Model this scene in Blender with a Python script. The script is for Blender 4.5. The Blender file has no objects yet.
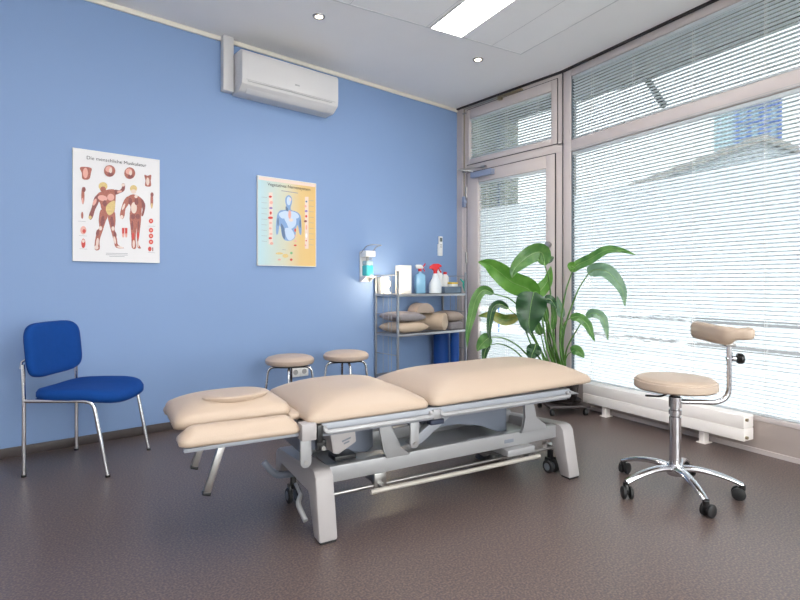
import bpy, bmesh, math, random
from math import sin, cos, pi, radians, sqrt, atan2
from mathutils import Vector, Matrix
random.seed(7)
SC = bpy.context.scene
COL = SC.collection

# ------------------------------------------------------------------ camera, world, lights, exposure
CAM_H = 1.03
TH = radians(50.5)
FW = Vector((cos(TH), sin(TH), 0)); RT = Vector((sin(TH), -cos(TH), 0))
FPX = 516.0; HY = 284.0
cd = bpy.data.cameras.new('camera'); cam = bpy.data.objects.new('camera', cd); COL.objects.link(cam)
cam.location = (0, 0, CAM_H); cam.rotation_euler = (pi/2, 0, TH - pi/2)
cd.sensor_width = 36; cd.lens = 36*FPX/800; cd.shift_y = -(300-HY)/800; cd.clip_start = .05
SC.camera = cam

def srgb(r, g, b):
    f = lambda c: c/12.92 if c <= .04045 else ((c+.055)/1.055)**2.4
    return (f(r/255), f(g/255), f(b/255), 1)

w = bpy.data.worlds.new('world'); SC.world = w; w.use_nodes = True
bg = w.node_tree.nodes['Background']
bg.inputs[0].default_value = (1.0, .975, .965, 1); bg.inputs[1].default_value = 7.2

SC.view_settings.view_transform = 'Standard'; SC.view_settings.look = 'None'
SC.view_settings.gamma = 1; SC.view_settings.use_curve_mapping = False
SC.view_settings.exposure = 0.20
SC.cycles.use_denoising = True
SC.cycles.max_bounces = 8; SC.cycles.diffuse_bounces = 4; SC.cycles.transparent_max_bounces = 16
SC.cycles.sample_clamp_indirect = 6
def portal(name, loc, rot, sx, sy):
    L = bpy.data.lights.new(name, 'AREA'); L.shape = 'RECTANGLE'; L.size = sx; L.size_y = sy; L.cycles.is_portal = True
    o = bpy.data.objects.new(name, L); COL.objects.link(o); o.location = loc; o.rotation_euler = rot
portal('added_window_portal', (1.0, -2.63, 1.555), (pi/2, 0, pi), 3.8, 2.4)  # sampling portal for the rear window added to light the room
LAMP_E = 19.0      # emission of the ceiling luminaires

# ------------------------------------------------------------------ geometry helpers
def at(px, py, d):
    """the place d metres ahead of the camera seen at this pixel of the 800x600 photograph"""
    return Vector((0, 0, CAM_H)) + FW*d + RT*((px-400)/FPX*d) + Vector((0, 0, 1))*((HY-py)/FPX*d)

class MB:
    def __init__(s, M=None):
        s.bm = bmesh.new(); s.M = M or Matrix(); s.mi = 0
    def _fin(s, verts, M=None):
        mt = s.M @ M if M else s.M
        for v in verts: v.co = mt @ v.co
        for f in {f for v in verts for f in v.link_faces}: f.material_index = s.mi
    def box(s, x0, x1, y0, y1, z0, z1, bev=0, seg=2, M=None):
        x0, x1 = sorted((x0, x1)); y0, y1 = sorted((y0, y1)); z0, z1 = sorted((z0, z1))
        r = bmesh.ops.create_cube(s.bm, size=1); vs = r['verts']
        for v in vs:
            v.co = Vector(((x0+x1)/2+v.co.x*(x1-x0), (y0+y1)/2+v.co.y*(y1-y0), (z0+z1)/2+v.co.z*(z1-z0)))
        if bev:
            es = list({e for v in vs for e in v.link_edges})
            rr = bmesh.ops.bevel(s.bm, geom=es, offset=bev, segments=seg, affect='EDGES', profile=.5)
            vs = list({v for f in rr['faces'] for v in f.verts} | {v for v in vs if v.is_valid})
        s._fin(vs, M); return s
    def prism(s, pts, h0, h1, axis='z', bev=0, M=None):
        """closed 2-d outline (a, b) extruded along axis between h0 and h1"""
        def mk(a, b, h):
            return {'z': (a, b, h), 'x': (h, a, b), 'y': (a, h, b)}[axis]
        b0 = [s.bm.verts.new(mk(a, b, h0)) for a, b in pts]; b1 = [s.bm.verts.new(mk(a, b, h1)) for a, b in pts]
        n = len(pts); fs = [s.bm.faces.new(b0[::-1]), s.bm.faces.new(b1)]
        for i in range(n): fs.append(s.bm.faces.new((b0[i], b0[(i+1) % n], b1[(i+1) % n], b1[i])))
        vs = b0+b1
        if bev:
            es = list({e for f in fs for e in f.edges})
            rr = bmesh.ops.bevel(s.bm, geom=es, offset=bev, segments=2, affect='EDGES', profile=.5)
            vs = list({v for f in rr['faces'] for v in f.verts} | {v for v in vs if v.is_valid})
        s._fin(vs, M); return s
    def poly(s, pts):
        vs = [s.bm.verts.new(p) for p in pts]; s.bm.faces.new(vs); s._fin(vs); return s
    def tube(s, pts, r, n=10, M=None, flat=1.0):
        pts = [Vector(p) for p in pts]; N = len(pts)
        rs = r if isinstance(r, (list, tuple)) else [r]*N
        tan = []
        for i in range(N):
            a = pts[max(0, i-1)]; b = pts[min(N-1, i+1)]; tan.append((b-a).normalized())
        up = Vector((0, 0, 1)) if abs(tan[0].z) < .9 else Vector((1, 0, 0))
        u = tan[0].cross(up).normalized(); rings = []
        for i in range(N):
            u = (u - tan[i]*u.dot(tan[i])).normalized(); v = tan[i].cross(u)
            rings.append([s.bm.verts.new(pts[i] + (u*cos(2*pi*k/n) + v*flat*sin(2*pi*k/n))*rs[i]) for k in range(n)])
        for i in range(N-1):
            for k in range(n):
                s.bm.faces.new((rings[i][k], rings[i][(k+1) % n], rings[i+1][(k+1) % n], rings[i+1][k]))
        s.bm.faces.new(rings[0][::-1]); s.bm.faces.new(rings[-1])
        s._fin([v for q in rings for v in q], M); return s
    def cyl(s, p0, p1, r, r2=None, n=20, M=None):
        return s.tube([p0, p1], [r, r if r2 is None else r2], n, M)
    def lathe(s, prof, c=(0, 0, 0), n=32, M=None):
        """(r, z) profile turned round the vertical through c"""
        rings = []
        for r, z in prof:
            if r < 1e-6: rings.append([s.bm.verts.new((c[0], c[1], c[2]+z))])
            else: rings.append([s.bm.verts.new((c[0]+r*cos(2*pi*k/n), c[1]+r*sin(2*pi*k/n), c[2]+z)) for k in range(n)])
        for a, b in zip(rings, rings[1:]):
            for k in range(n):
                k2 = (k+1) % n
                if len(a) == 1 and len(b) == 1: continue
                if len(a) == 1: s.bm.faces.new((a[0], b[k2], b[k]))
                elif len(b) == 1: s.bm.faces.new((a[k], a[k2], b[0]))
                else: s.bm.faces.new((a[k], a[k2], b[k2], b[k]))
        if len(rings[0]) > 1: s.bm.faces.new(rings[0][::-1])
        if len(rings[-1]) > 1: s.bm.faces.new(rings[-1])
        s._fin([v for q in rings for v in q], M); return s
    def rings(s, rr, M=None, cap=True):
        R = [[s.bm.verts.new(p) for p in ring] for ring in rr]; n = len(R[0])
        for a, b in zip(R, R[1:]):
            for k in range(n): s.bm.faces.new((a[k], a[(k+1) % n], b[(k+1) % n], b[k]))
        if cap: s.bm.faces.new(R[0][::-1]); s.bm.faces.new(R[-1])
        s._fin([v for q in R for v in q], M); return s
    def build(s, name, mats, parent=None, sharp=38, loc=None):
        bm = s.bm
        bmesh.ops.recalc_face_normals(bm, faces=bm.faces)
        ca = radians(sharp)
        for f in bm.faces: f.smooth = True
        for e in bm.edges:
            e.smooth = not (len(e.link_faces) != 2 or e.calc_face_angle(0) > ca)
        if loc is not None:
            for v in bm.verts: v.co -= Vector(loc)
        me = bpy.data.meshes.new(name); bm.to_mesh(me); bm.free()
        for m in (mats if isinstance(mats, (list, tuple)) else [mats]): me.materials.append(m)
        o = bpy.data.objects.new(name, me); COL.objects.link(o)
        if parent: o.parent = parent
        if loc is not None: o.location = loc
        return o

def fillet(pts, r, n=5):
    pts = [Vector(p) for p in pts]; out = [pts[0]]
    for a, b, c in zip(pts, pts[1:], pts[2:]):
        d1 = (a-b); d2 = (c-b); q = min(r, d1.length*.49, d2.length*.49)
        p0 = b+d1.normalized()*q; p2 = b+d2.normalized()*q
        for k in range(n+1):
            t = k/n; out.append(p0*(1-t)**2 + b*2*t*(1-t) + p2*t*t)
    out.append(pts[-1]); return out
def spline(pts, n=6):
    P = [Vector(p) for p in pts]; P = [P[0]*2-P[1]]+P+[P[-1]*2-P[-2]]; out = []
    for i in range(1, len(P)-2):
        for k in range(n):
            t = k/n
            out.append(.5*((2*P[i])+(P[i+1]-P[i-1])*t+(2*P[i-1]-5*P[i]+4*P[i+1]-P[i+2])*t*t+(3*P[i]-P[i-1]-3*P[i+1]+P[i+2])*t**3))
    out.append(P[-2]); return out
def rrect(x0, x1, y0, y1, r, n=6):
    r = max(.0005, min(r, (x1-x0)/2-.0005, (y1-y0)/2-.0005)); o = []
    for cx, cy, a in ((x1-r, y1-r, 0), (x0+r, y1-r, 90), (x0+r, y0+r, 180), (x1-r, y0+r, 270)):
        for k in range(n+1):
            t = radians(a+90*k/n); o.append((cx+r*cos(t), cy+r*sin(t)))
    return o
def cushion(mb, x0, x1, y0, y1, zb, edge, crown, fall, rc=.03, tilt=lambda x, y: 0, M=None):
    """upholstered pad: flat underside at zb, side height edge, crown reached fall metres in from the rim"""
    prof = [(.012, 0), (.003, .004), (0, edge*.4), (.002, edge*.75), (.010, edge+crown*.10)]
    for k in range(1, 9):
        t = k/8; prof.append((.010+(fall-.010)*t, edge+crown*(.10+.90*(1-(1-t)**1.9))))
    rr = []
    for d, h in prof:
        rr.append([(x, y, zb+h+tilt(x, y)) for x, y in rrect(x0+d, x1-d, y0+d, y1-d, rc+d*.75)])
    mb.rings(rr, M)

def empty(name, label=None, cat=None, loc=(0, 0, 0), rz=0, group=None, kind=None):
    o = bpy.data.objects.new(name, None); COL.objects.link(o); o.location = loc; o.rotation_euler = (0, 0, rz)
    o.empty_display_size = .05
    return tag(o, label, cat, group, kind)
def tag(o, label=None, cat=None, group=None, kind=None):
    if label: o['label'] = label
    if cat: o['category'] = cat
    if group: o['group'] = group
    if kind: o['kind'] = kind
    return o
def copy_tree(o, parent=None):
    c = o.copy(); COL.objects.link(c); c.parent = parent
    for ch in list(o.children): copy_tree(ch, c)
    return c

# ------------------------------------------------------------------ materials
def new_mat(name):
    m = bpy.data.materials.new(name); m.use_nodes = True
    return m, m.node_tree.nodes, m.node_tree.links, m.node_tree.nodes['Principled BSDF']
def mat(name, rgb, rough=.5, metal=0, bump=0, bscale=80, var=0, vscale=6, trans=0, spec=None, emit=0, coat=0, sheen=0):
    m, N, L, b = new_mat(name); c = srgb(*rgb)
    b.inputs['Base Color'].default_value = c; b.inputs['Roughness'].default_value = rough; b.inputs['Metallic'].default_value = metal
    if trans: b.inputs['Transmission Weight'].default_value = trans
    if spec is not None: b.inputs['Specular IOR Level'].default_value = spec
    if coat: b.inputs['Coat Weight'].default_value = coat
    if sheen: b.inputs['Sheen Weight'].default_value = sheen
    if emit: b.inputs['Emission Color'].default_value = c; b.inputs['Emission Strength'].default_value = emit
    tc = N.new('ShaderNodeTexCoord')
    nz = N.new('ShaderNodeTexNoise'); nz.inputs['Scale'].default_value = vscale; L.new(tc.outputs['Object'], nz.inputs['Vector'])
    mx = N.new('ShaderNodeMix'); mx.data_type = 'RGBA'
    v = max(var, .015)
    mx.inputs['A'].default_value = tuple(min(1, q*(1-v)) for q in c[:3])+(1,)
    mx.inputs['B'].default_value = tuple(min(1, q*(1+v)) for q in c[:3])+(1,)
    L.new(nz.outputs['Fac'], mx.inputs['Factor']); L.new(mx.outputs['Result'], b.inputs['Base Color'])
    if bump:
        n2 = N.new('ShaderNodeTexNoise'); n2.inputs['Scale'].default_value = bscale; n2.inputs['Detail'].default_value = 3
        L.new(tc.outputs['Object'], n2.inputs['Vector'])
        bp = N.new('ShaderNodeBump'); bp.inputs['Strength'].default_value = bump; bp.inputs['Distance'].default_value = .002
        L.new(n2.outputs['Fac'], bp.inputs['Height']); L.new(bp.outputs['Normal'], b.inputs['Normal'])
    return m

M_BLUE = mat('blue_wall_paint', (129, 156, 198), .62, bump=.25, bscale=160, var=.03, vscale=1.2)
M_WHITEWALL = mat('white_wall_paint', (240, 239, 238), .7, bump=.2, bscale=160)
M_CEIL = mat('ceiling_paint', (242, 240, 240), .75, bump=.1, bscale=200)
M_PANEL = mat('acoustic_panel', (246, 245, 245), .85, bump=.5, bscale=300)
M_SEAM = mat('panel_seam', (176, 176, 178), .8)
M_CSEAM = mat('ceiling_joint', (212, 211, 212), .8)
M_CREAM = mat('cream_trim', (232, 226, 214), .5)
M_BASEB = mat('dark_skirting', (70, 62, 62), .5, var=.15, vscale=30)
M_FRAME = mat('taupe_frame_lacquer', (206, 195, 192), .42, var=.02)
M_FRAMED = mat('frame_gap_dark', (48, 44, 46), .6)
M_RUBBER = mat('black_rubber', (28, 28, 30), .55)
M_BLACKP = mat('black_plastic', (22, 22, 24), .32)
M_CHROME = mat('chrome', (218, 218, 222), .12, 1)
M_STEEL = mat('brushed_steel', (170, 168, 166), .33, 1)
M_WIRE = mat('grey_steel_wire', (158, 160, 165), .4, .6)
M_SILVER = mat('silver_lacquer', (160, 160, 162), .35, .25, var=.02)
M_GREYL = mat('grey_table_lacquer', (156, 160, 168), .42, .15, var=.02)
M_GREYD = mat('grey_shroud', (118, 124, 138), .5, .1, var=.02)
M_WHITEC = mat('white_table_cover', (168, 163, 163), .38)
M_BEIGE = mat('beige_vinyl', (184, 164, 146), .42, bump=.35, bscale=260, var=.015, vscale=3)
M_BEIGE2 = mat('beige_vinyl_stool', (190, 170, 155), .45, bump=.35, bscale=260)
M_TAUPEF = mat('taupe_cushion_cloth', (168, 152, 142), .8, bump=.5, bscale=200, var=.05, vscale=15)
M_SANDF = mat('sand_cushion_cloth', (192, 172, 152), .75, bump=.4, bscale=200, var=.04, vscale=15)
M_GREYF = mat('grey_cushion_cloth', (140, 134, 138), .8, bump=.5, bscale=200, var=.05, vscale=15)
M_BLUEF = mat('royal_blue_fabric', (16, 67, 140), .9, bump=.6, bscale=500, var=.08, vscale=25, spec=.2)
M_BLUEMAT = mat('blue_foam', (14, 72, 152), .6, bump=.3, bscale=150, var=.05)
M_WHITE = mat('white_plastic', (234, 234, 234), .3)
M_WHITEM = mat('white_matte', (232, 230, 226), .65)
M_ACW = mat('air_conditioner_white', (210, 208, 209), .35)
M_RED = mat('red_plastic', (214, 32, 44), .3)
M_LBLUE = mat('light_blue_liquid', (140, 190, 222), .15, coat=.5)
M_TEAL = mat('teal_liquid', (72, 196, 204), .12, coat=.5)
M_TRAY = mat('slate_tray', (110, 128, 148), .4)
M_YEL = mat('yellow_lid', (238, 202, 40), .35)
M_MINT = mat('mint_green_plastic', (30, 178, 158), .35)
M_SILL = mat('taupe_sill_panel', (178, 165, 159), .45, var=.02)
M_RAD = mat('radiator_enamel', (250, 243, 238), .35)
M_POT = mat('dark_pot_glaze', (38, 33, 33), .25, var=.1)
M_TROLLEY = mat('dark_wood_trolley', (58, 50, 50), .4, var=.15, vscale=20)
M_SOIL = mat('potting_soil', (50, 38, 30), .95, bump=1, bscale=60, var=.3, vscale=50)
M_LABEL = mat('pale_label', (238, 238, 236), .5)
M_CEDGE = mat('grey_print', (120, 126, 136), .5)
M_CORD = mat('blue_black_cable', (44, 52, 74), .45)
M_BAG = mat('crumpled_clear_plastic', (150, 150, 150), .25, trans=.4)
def mk_slat():
    m, N, L, b = new_mat('blind_slat_lacquer'); b.inputs['Base Color'].default_value = srgb(236, 240, 242); b.inputs['Roughness'].default_value = .5
    t = N.new('ShaderNodeBsdfTranslucent'); t.inputs[0].default_value = srgb(236, 240, 242)
    ms = N.new('ShaderNodeMixShader'); ms.inputs[0].default_value = .55; L.new(b.outputs[0], ms.inputs[1]); L.new(t.outputs[0], ms.inputs[2]); L.new(ms.outputs[0], N['Material Output'].inputs[0]); return m
M_SLAT = mk_slat()
M_CLOSER = mat('blue_grey_metal', (150, 160, 184), .4, .2)
M_BRASS = mat('brass_rod', (160, 146, 120), .35, .7)
M_CONC = mat('exterior_render', (176, 180, 168), .9, bump=.6, bscale=30, var=.12, vscale=25)
M_CANOPY = mat('canopy_paint', (128, 132, 132), .7)
M_STRUT = mat('canopy_strut_paint', (104, 122, 128), .5)
M_TOWERB = mat('tower_blue_frame', (84, 120, 200), .5)
M_TOWERG = mat('tower_glazing', (168, 205, 220), .3)
M_ROOF = mat('shed_roof', (178, 174, 168), .8)
M_PALEB = mat('pale_house_render', (205, 214, 220), .8)

def mk_floor():
    m, N, L, b = new_mat('speckled_vinyl_floor')
    tc = N.new('ShaderNodeTexCoord')
    def noise(s, d=2):
        n = N.new('ShaderNodeTexNoise'); n.inputs['Scale'].default_value = s; n.inputs['Detail'].default_value = d
        L.new(tc.outputs['Object'], n.inputs['Vector']); return n
    n1 = noise(125, 1); r1 = N.new('ShaderNodeValToRGB'); L.new(n1.outputs['Fac'], r1.inputs[0])
    e = r1.color_ramp.elements
    e[0].position = .36; e[0].color = srgb(80, 69, 76); e[1].position = .66; e[1].color = srgb(124, 107, 96)
    q = e.new(.5); q.color = srgb(98, 84, 79)
    n2 = noise(1.3, 2); mx = N.new('ShaderNodeMix'); mx.data_type = 'RGBA'; mx.blend_type = 'MULTIPLY'
    mx.inputs['Factor'].default_value = 1
    r2 = N.new('ShaderNodeValToRGB'); L.new(n2.outputs['Fac'], r2.inputs[0])
    r2.color_ramp.elements[0].color = (.86, .86, .88, 1); r2.color_ramp.elements[1].color = (1, 1, 1, 1)
    L.new(r1.outputs[0], mx.inputs['A']); L.new(r2.outputs[0], mx.inputs['B']); L.new(mx.outputs['Result'], b.inputs['Base Color'])
    b.inputs['Roughness'].default_value = .36; b.inputs['Specular IOR Level'].default_value = .6
    bp = N.new('ShaderNodeBump'); bp.inputs['Strength'].default_value = .12; bp.inputs['Distance'].default_value = .001
    n3 = noise(160, 2); L.new(n3.outputs['Fac'], bp.inputs['Height']); L.new(bp.outputs['Normal'], b.inputs['Normal'])
    return m
M_FLOOR = mk_floor()

def mk_glass():
    m, N, L, b = new_mat('clear_window_glass'); N.remove(b)
    t = N.new('ShaderNodeBsdfTransparent'); t.inputs[0].default_value = (.94, .97, .97, 1)
    g = N.new('ShaderNodeBsdfGlossy'); g.inputs['Roughness'].default_value = .02
    lw = N.new('ShaderNodeLayerWeight'); lw.inputs[0].default_value = .25
    mt = N.new('ShaderNodeMath'); mt.operation = 'MULTIPLY'; mt.inputs[1].default_value = .35
    L.new(lw.outputs['Fresnel'], mt.inputs[0])
    mx = N.new('ShaderNodeMixShader'); L.new(mt.outputs[0], mx.inputs[0]); L.new(t.outputs[0], mx.inputs[1]); L.new(g.outputs[0], mx.inputs[2])
    L.new(mx.outputs[0], N['Material Output'].inputs[0]); return m
M_GLASS = mk_glass()
M_DIMFILM = mk_glass(); M_DIMFILM.name = 'added_dimming_film'  # added tint that dims the bright sky behind the clear upper glass
M_DIMFILM.node_tree.nodes['Transparent BSDF'].inputs[0].default_value = (.46, .475, .48, 1)
def mk_film():
    m, N, L, b = new_mat('frosted_window_film'); N.remove(b)
    t = N.new('ShaderNodeBsdfTransparent'); t.inputs[0].default_value = (.96, .98, 1, 1)
    tr = N.new('ShaderNodeBsdfTranslucent'); tr.inputs[0].default_value = (.46, .48, .50, 1)
    df = N.new('ShaderNodeBsdfDiffuse'); df.inputs[0].default_value = (.82, .86, .88, 1)
    m1 = N.new('ShaderNodeMixShader'); m1.inputs[0].default_value = .18
    L.new(tr.outputs[0], m1.inputs[1]); L.new(df.outputs[0], m1.inputs[2])
    m2 = N.new('ShaderNodeMixShader'); m2.inputs[0].default_value = .16
    L.new(m1.outputs[0], m2.inputs[1]); L.new(t.outputs[0], m2.inputs[2])
    L.new(m2.outputs[0], N['Material Output'].inputs[0]); return m
M_FILM = mk_film()
def mk_emit(name, rgb, s):
    m, N, L, b = new_mat(name); N.remove(b)
    e = N.new('ShaderNodeEmission'); e.inputs[0].default_value = srgb(*rgb); e.inputs[1].default_value = s
    L.new(e.outputs[0], N['Material Output'].inputs[0]); return m
M_LAMP = mk_emit('luminaire_diffuser', (255, 252, 250), LAMP_E)
M_SPOT = mk_emit('downlight_lens', (255, 236, 205), 14)
M_NIGHT = mk_emit('lamp_glass_glow', (255, 224, 170), 14)
def mk_street():
    m, N, L, b = new_mat('street_asphalt'); tc = N.new('ShaderNodeTexCoord')
    n = N.new('ShaderNodeTexVoronoi'); n.inputs['Scale'].default_value = 8; L.new(tc.outputs['Object'], n.inputs['Vector'])
    r = N.new('ShaderNodeValToRGB'); L.new(n.outputs['Color'], r.inputs[0])
    e = r.color_ramp.elements; e[0].position = .62; e[0].color = srgb(22, 22, 26); e[1].position = .72; e[1].color = srgb(130, 134, 138)
    L.new(r.outputs[0], b.inputs['Base Color']); b.inputs['Roughness'].default_value = .9; return m
M_STREET = mk_street()
M_ASPH = mat('dark_asphalt', (30, 31, 35), .9, var=.2, vscale=1)
def mk_leaf(name, c1, c2, tr=.25):
    m, N, L, b = new_mat(name); tc = N.new('ShaderNodeTexCoord')
    n = N.new('ShaderNodeTexNoise'); n.inputs['Scale'].default_value = 14; L.new(tc.outputs['Object'], n.inputs['Vector'])
    mx = N.new('ShaderNodeMix'); mx.data_type = 'RGBA'; mx.inputs['A'].default_value = srgb(*c1); mx.inputs['B'].default_value = srgb(*c2)
    mr = N.new('ShaderNodeMapRange'); mr.inputs[1].default_value = .35; mr.inputs[2].default_value = .65; L.new(n.outputs['Fac'], mr.inputs[0])
    L.new(mr.outputs[0], mx.inputs['Factor']); L.new(mx.outputs['Result'], b.inputs['Base Color'])
    b.inputs['Roughness'].default_value = .32
    t = N.new('ShaderNodeBsdfTranslucent'); L.new(mx.outputs['Result'], t.inputs[0])
    ms = N.new('ShaderNodeMixShader'); ms.inputs[0].default_value = tr
    L.new(b.outputs[0], ms.inputs[1]); L.new(t.outputs[0], ms.inputs[2]); L.new(ms.outputs[0], N['Material Output'].inputs[0]); return m
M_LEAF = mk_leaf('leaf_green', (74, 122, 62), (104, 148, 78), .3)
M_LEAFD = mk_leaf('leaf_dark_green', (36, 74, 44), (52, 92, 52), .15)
M_LEAFL = mk_leaf('leaf_light_green', (92, 150, 58), (112, 166, 72), .4)
M_LEAFG = mk_leaf('leaf_silver_underside', (112, 146, 118), (138, 168, 138), .3)
M_LEAFY = mk_leaf('leaf_yellow_edged', (96, 128, 56), (172, 170, 92), .3)
M_RIB = mk_leaf('leaf_midrib', (128, 168, 96), (140, 176, 104), .2)
M_STEM = mk_leaf('petiole_green', (66, 108, 44), (94, 138, 56), .1)

# ------------------------------------------------------------------ the room
CZ = 2.885
WA = radians(79.9); WD = Vector((-cos(WA), -sin(WA), 0)); WN = Vector((sin(WA), -cos(WA), 0)); W0 = Vector((3.96, 2.57, 0))
MW = Matrix(((WD.x, WN.x, 0, W0.x), (WD.y, WN.y, 0, W0.y), (0, 0, 1, 0), (0, 0, 0, 1)))   # local x along window wall, y outward
XL, YB = -2.0, -2.6
SE = (W0.y-YB)/-WD.y
CE = W0+WD*SE
def struct(mb, name, m, parent=None):
    o = mb.build(name, m, parent)
    if not parent: o['kind'] = 'structure'
    return o
outline = [(XL, YB), (CE.x, CE.y), (W0.x, W0.y), (3.96, 3.85), (XL, 3.85)]
out2 = [(XL-.1, YB-.1), (CE.x+.12, CE.y-.1), (W0.x+.12, W0.y-.02), (4.08, 3.97), (XL-.1, 3.97)]
f = MB(); f.prism(out2, -.12, 0); struct(f, 'floor', M_FLOOR)
f = MB(); f.prism(out2, CZ, CZ+.12); ceil = struct(f, 'ceiling', M_CEIL)
f = MB(); f.box(XL-.1, 3.96, 3.85, 3.97, 0, CZ); struct(f, 'wall_back', M_BLUE)
f = MB(); f.box(XL-.1, XL, YB-.1, 3.85, 0, CZ); struct(f, 'wall_left', M_WHITEWALL)
f = MB(); f.box(XL-.1, -.9, YB-.1, YB, 0, CZ); f.box(2.9, CE.x+.12, YB-.1, YB, 0, CZ); f.box(-.9, 2.9, YB-.1, YB, 0, .35); f.box(-.9, 2.9, YB-.1, YB, 2.76, CZ); struct(f, 'wall_front', M_WHITEWALL)
w3 = empty('added_rear_window', loc=(1.0, YB, 0), kind='structure')  # unseen window added behind the camera to let in more light
f = MB(); f.box(-1.9, 1.9, -.08, -.02, .35, .41); f.box(-1.9, 1.9, -.08, -.02, 2.70, 2.76)
for x in (-1.87, 0, 1.87): f.box(x-.03, x+.03, -.08, -.02, .41, 2.70)
f.build('window_frame', M_FRAME, w3)
f = MB(); f.box(-1.84, 1.84, -.055, -.05, .41, 2.70); f.build('pane', M_GLASS, w3)
f = MB(); f.box(XL, 3.95, 3.838, 3.85, 0, .056, .002); struct(f, 'baseboard_back', M_BASEB)
f = MB(); f.box(XL, 3.955, 3.834, 3.85, 2.852, CZ, .003); struct(f, 'trim_1', M_CREAM)

# dark joint between facade and ceiling
f = MB(); f.box(3.935, 3.962, 2.57, 3.85, 2.872, CZ)
f.M = MW; f.box(0, SE, -.025, .002, 2.872, CZ); struct(f, 'trim_2', M_FRAMED)

# ceiling: raised acoustic field with its seams
TA = radians(-10.1); MC = Matrix.Translation((3.96, 2.57, 0)) @ Matrix.Rotation(TA, 4, 'Z')
f = MB(MC); u0, u1, v0, v1 = -4.6, -.56, -4.4, -.082
f.box(u0, u1, v0, v1, CZ-.004, CZ+.01); struct(f, 'trim_3', M_PANEL)
f = MB(MC)
def seam(a0, a1, b0, b1): f.box(a0, a1, b0, b1, CZ-.0055, CZ+.004)
seam(u0, u1+.006, v1-.004, v1+.006); seam(u1-.004, u1+.006, v0, v1)
for uu in (-.86, -1.46, -2.06, -2.66, -3.26, -3.86): seam(uu-.0012, uu+.0012, v0, v1)
for vv in (-1.33, -2.58, -3.83): seam(u0, u1, vv-.0012, vv+.0012)
struct(f, 'trim_4', M_CSEAM)

# ceiling luminaires and downlights
def luminaire(u, v, label):
    r = empty('ceiling_light', label, 'ceiling light', MC @ Vector((u, v, CZ-.006)), TA, 'recessed ceiling panel lights' )
    m = MB(); a, b = .135, .6
    m.box(-a-.008, a+.008, -b-.008, -b, -.010, .004); m.box(-a-.008, a+.008, b, b+.008, -.010, .004)
    m.box(-a-.008, -a, -b, b, -.010, .004); m.box(a, a+.008, -b, b, -.010, .004); m.build('frame', M_WHITEM, r)
    m = MB(); m.box(-a, a, -b, b, -.005, .003); m.build('diffuser', M_LAMP, r)
luminaire(-1.295, -.70, 'bright rectangular light panel in the ceiling, at the top edge of the photo')
luminaire(-1.295, -3.1, 'added fill light panel in the ceiling behind the camera on the window side')  # extra panel out of view, added to raise the light level
luminaire(-3.0, -1.9, 'added rectangular fill light panel in the ceiling above the camera, out of view')  # another unseen panel, added as fill light
luminaire(-3.9, -3.1, 'added fill light panel in the ceiling behind the camera in the far corner of the room')  # unseen panel added to brighten the room
def downlight(x, y, label):
    r = empty('downlight', label, 'ceiling light', (x, y, CZ), 0, 'recessed downlights')
    m = MB(); m.lathe([(.026, -.004), (.030, -.007), (.042, -.005), (.044, 0), (.026, 0)], n=28); m.build('trim_ring', M_STEEL, r)
    m = MB(); m.lathe([(.0001, -.004), (.026, -.004), (.026, -.001), (.0001, -.001)], n=20); m.build('lens', M_SPOT, r)
    L = bpy.data.lights.new('downlight_bulb', 'SPOT'); L.energy = 14; L.color = (1, .87, .7); L.spot_size = 1.9; L.spot_blend = .8; L.shadow_soft_size = .03
    lo = bpy.data.objects.new('bulb', L); COL.objects.link(lo); lo.parent = r; lo.location = (0, 0, -.012)
downlight(1.841, 3.116, 'small round recessed downlight in front of the air conditioner, left of the two')
downlight(3.208, 2.879, 'small round recessed downlight near the glazed door, right of the two')

# ---- door wall (x = 3.96) : fixed post, door, fanlight
def dbox(m, yl, yr, z0, z1, x0=3.96, x1=4.02, bev=0): m.box(x0, x1, yr, yl, z0, z1, bev)
f = MB(); dbox(f, 3.86, 3.712, 0, 2.872, 3.958, 4.04, .002); dbox(f, 3.80, 3.76, 0, 2.872, 3.952, 3.97, .003)
struct(f, 'trim_5', M_FRAME)
door = empty('door_1', loc=(3.96, 3.2, 0), kind='structure'); DL = (3.96, 3.2, 0)
def droot(m, n, mt, root=door): 
    m.M = Matrix(); 
    for v in m.bm.verts: v.co -= Vector(DL)
    return m.build(n, mt, root)
f = MB(); dbox(f, 3.712, 3.70, 0, 2.25, 3.962, 4.03); dbox(f, 3.712, 2.571, 2.188, 2.266, 3.962, 4.03, .003); dbox(f, 2.64, 2.571, 0, 2.19, 3.962, 4.03, .003)
droot(f, 'door_frame', M_FRAME)
f = MB()
gy0, gy1, gz0, gz1 = 3.55, 2.742, .20, 2.068
dbox(f, 3.700, gy0, .01, 2.182, 3.955, 4.015, .003); dbox(f, gy1, 2.648, .01, 2.182, 3.955, 4.015, .003)
dbox(f, gy0, gy1, gz1, 2.182, 3.955, 4.015, .003); dbox(f, gy0, gy1, .01, gz0, 3.955, 4.015, .003)
droot(f, 'door_leaf', M_FRAME)
f = MB(); dbox(f, gy0, gy1, gz0, gz1, 3.99, 3.996); droot(f, 'pane', M_GLASS)
f = MB()
for z0, z1 in ((gz0, .555), (.585, .60), (.635, .756), (.804, 1.79)): dbox(f, gy0, gy1, z0, z1, 3.998, 4.0)
droot(f, 'frosted_film', M_FILM)
f = MB(); dbox(f, gy0, gy1, 1.79, gz1, 3.998, 4.0); droot(f, 'added_dim_film', M_DIMFILM)  # added dimming layer over the clear top of the door glass
f = MB(); f.cyl((3.957, 2.70, 1.378), (3.93, 2.70, 1.378), .022); f.cyl((3.932, 2.70, 1.378), (3.915, 2.70, 1.378), .030, .026)
droot(f, 'door_knob', M_STEEL)
f = MB()
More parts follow.
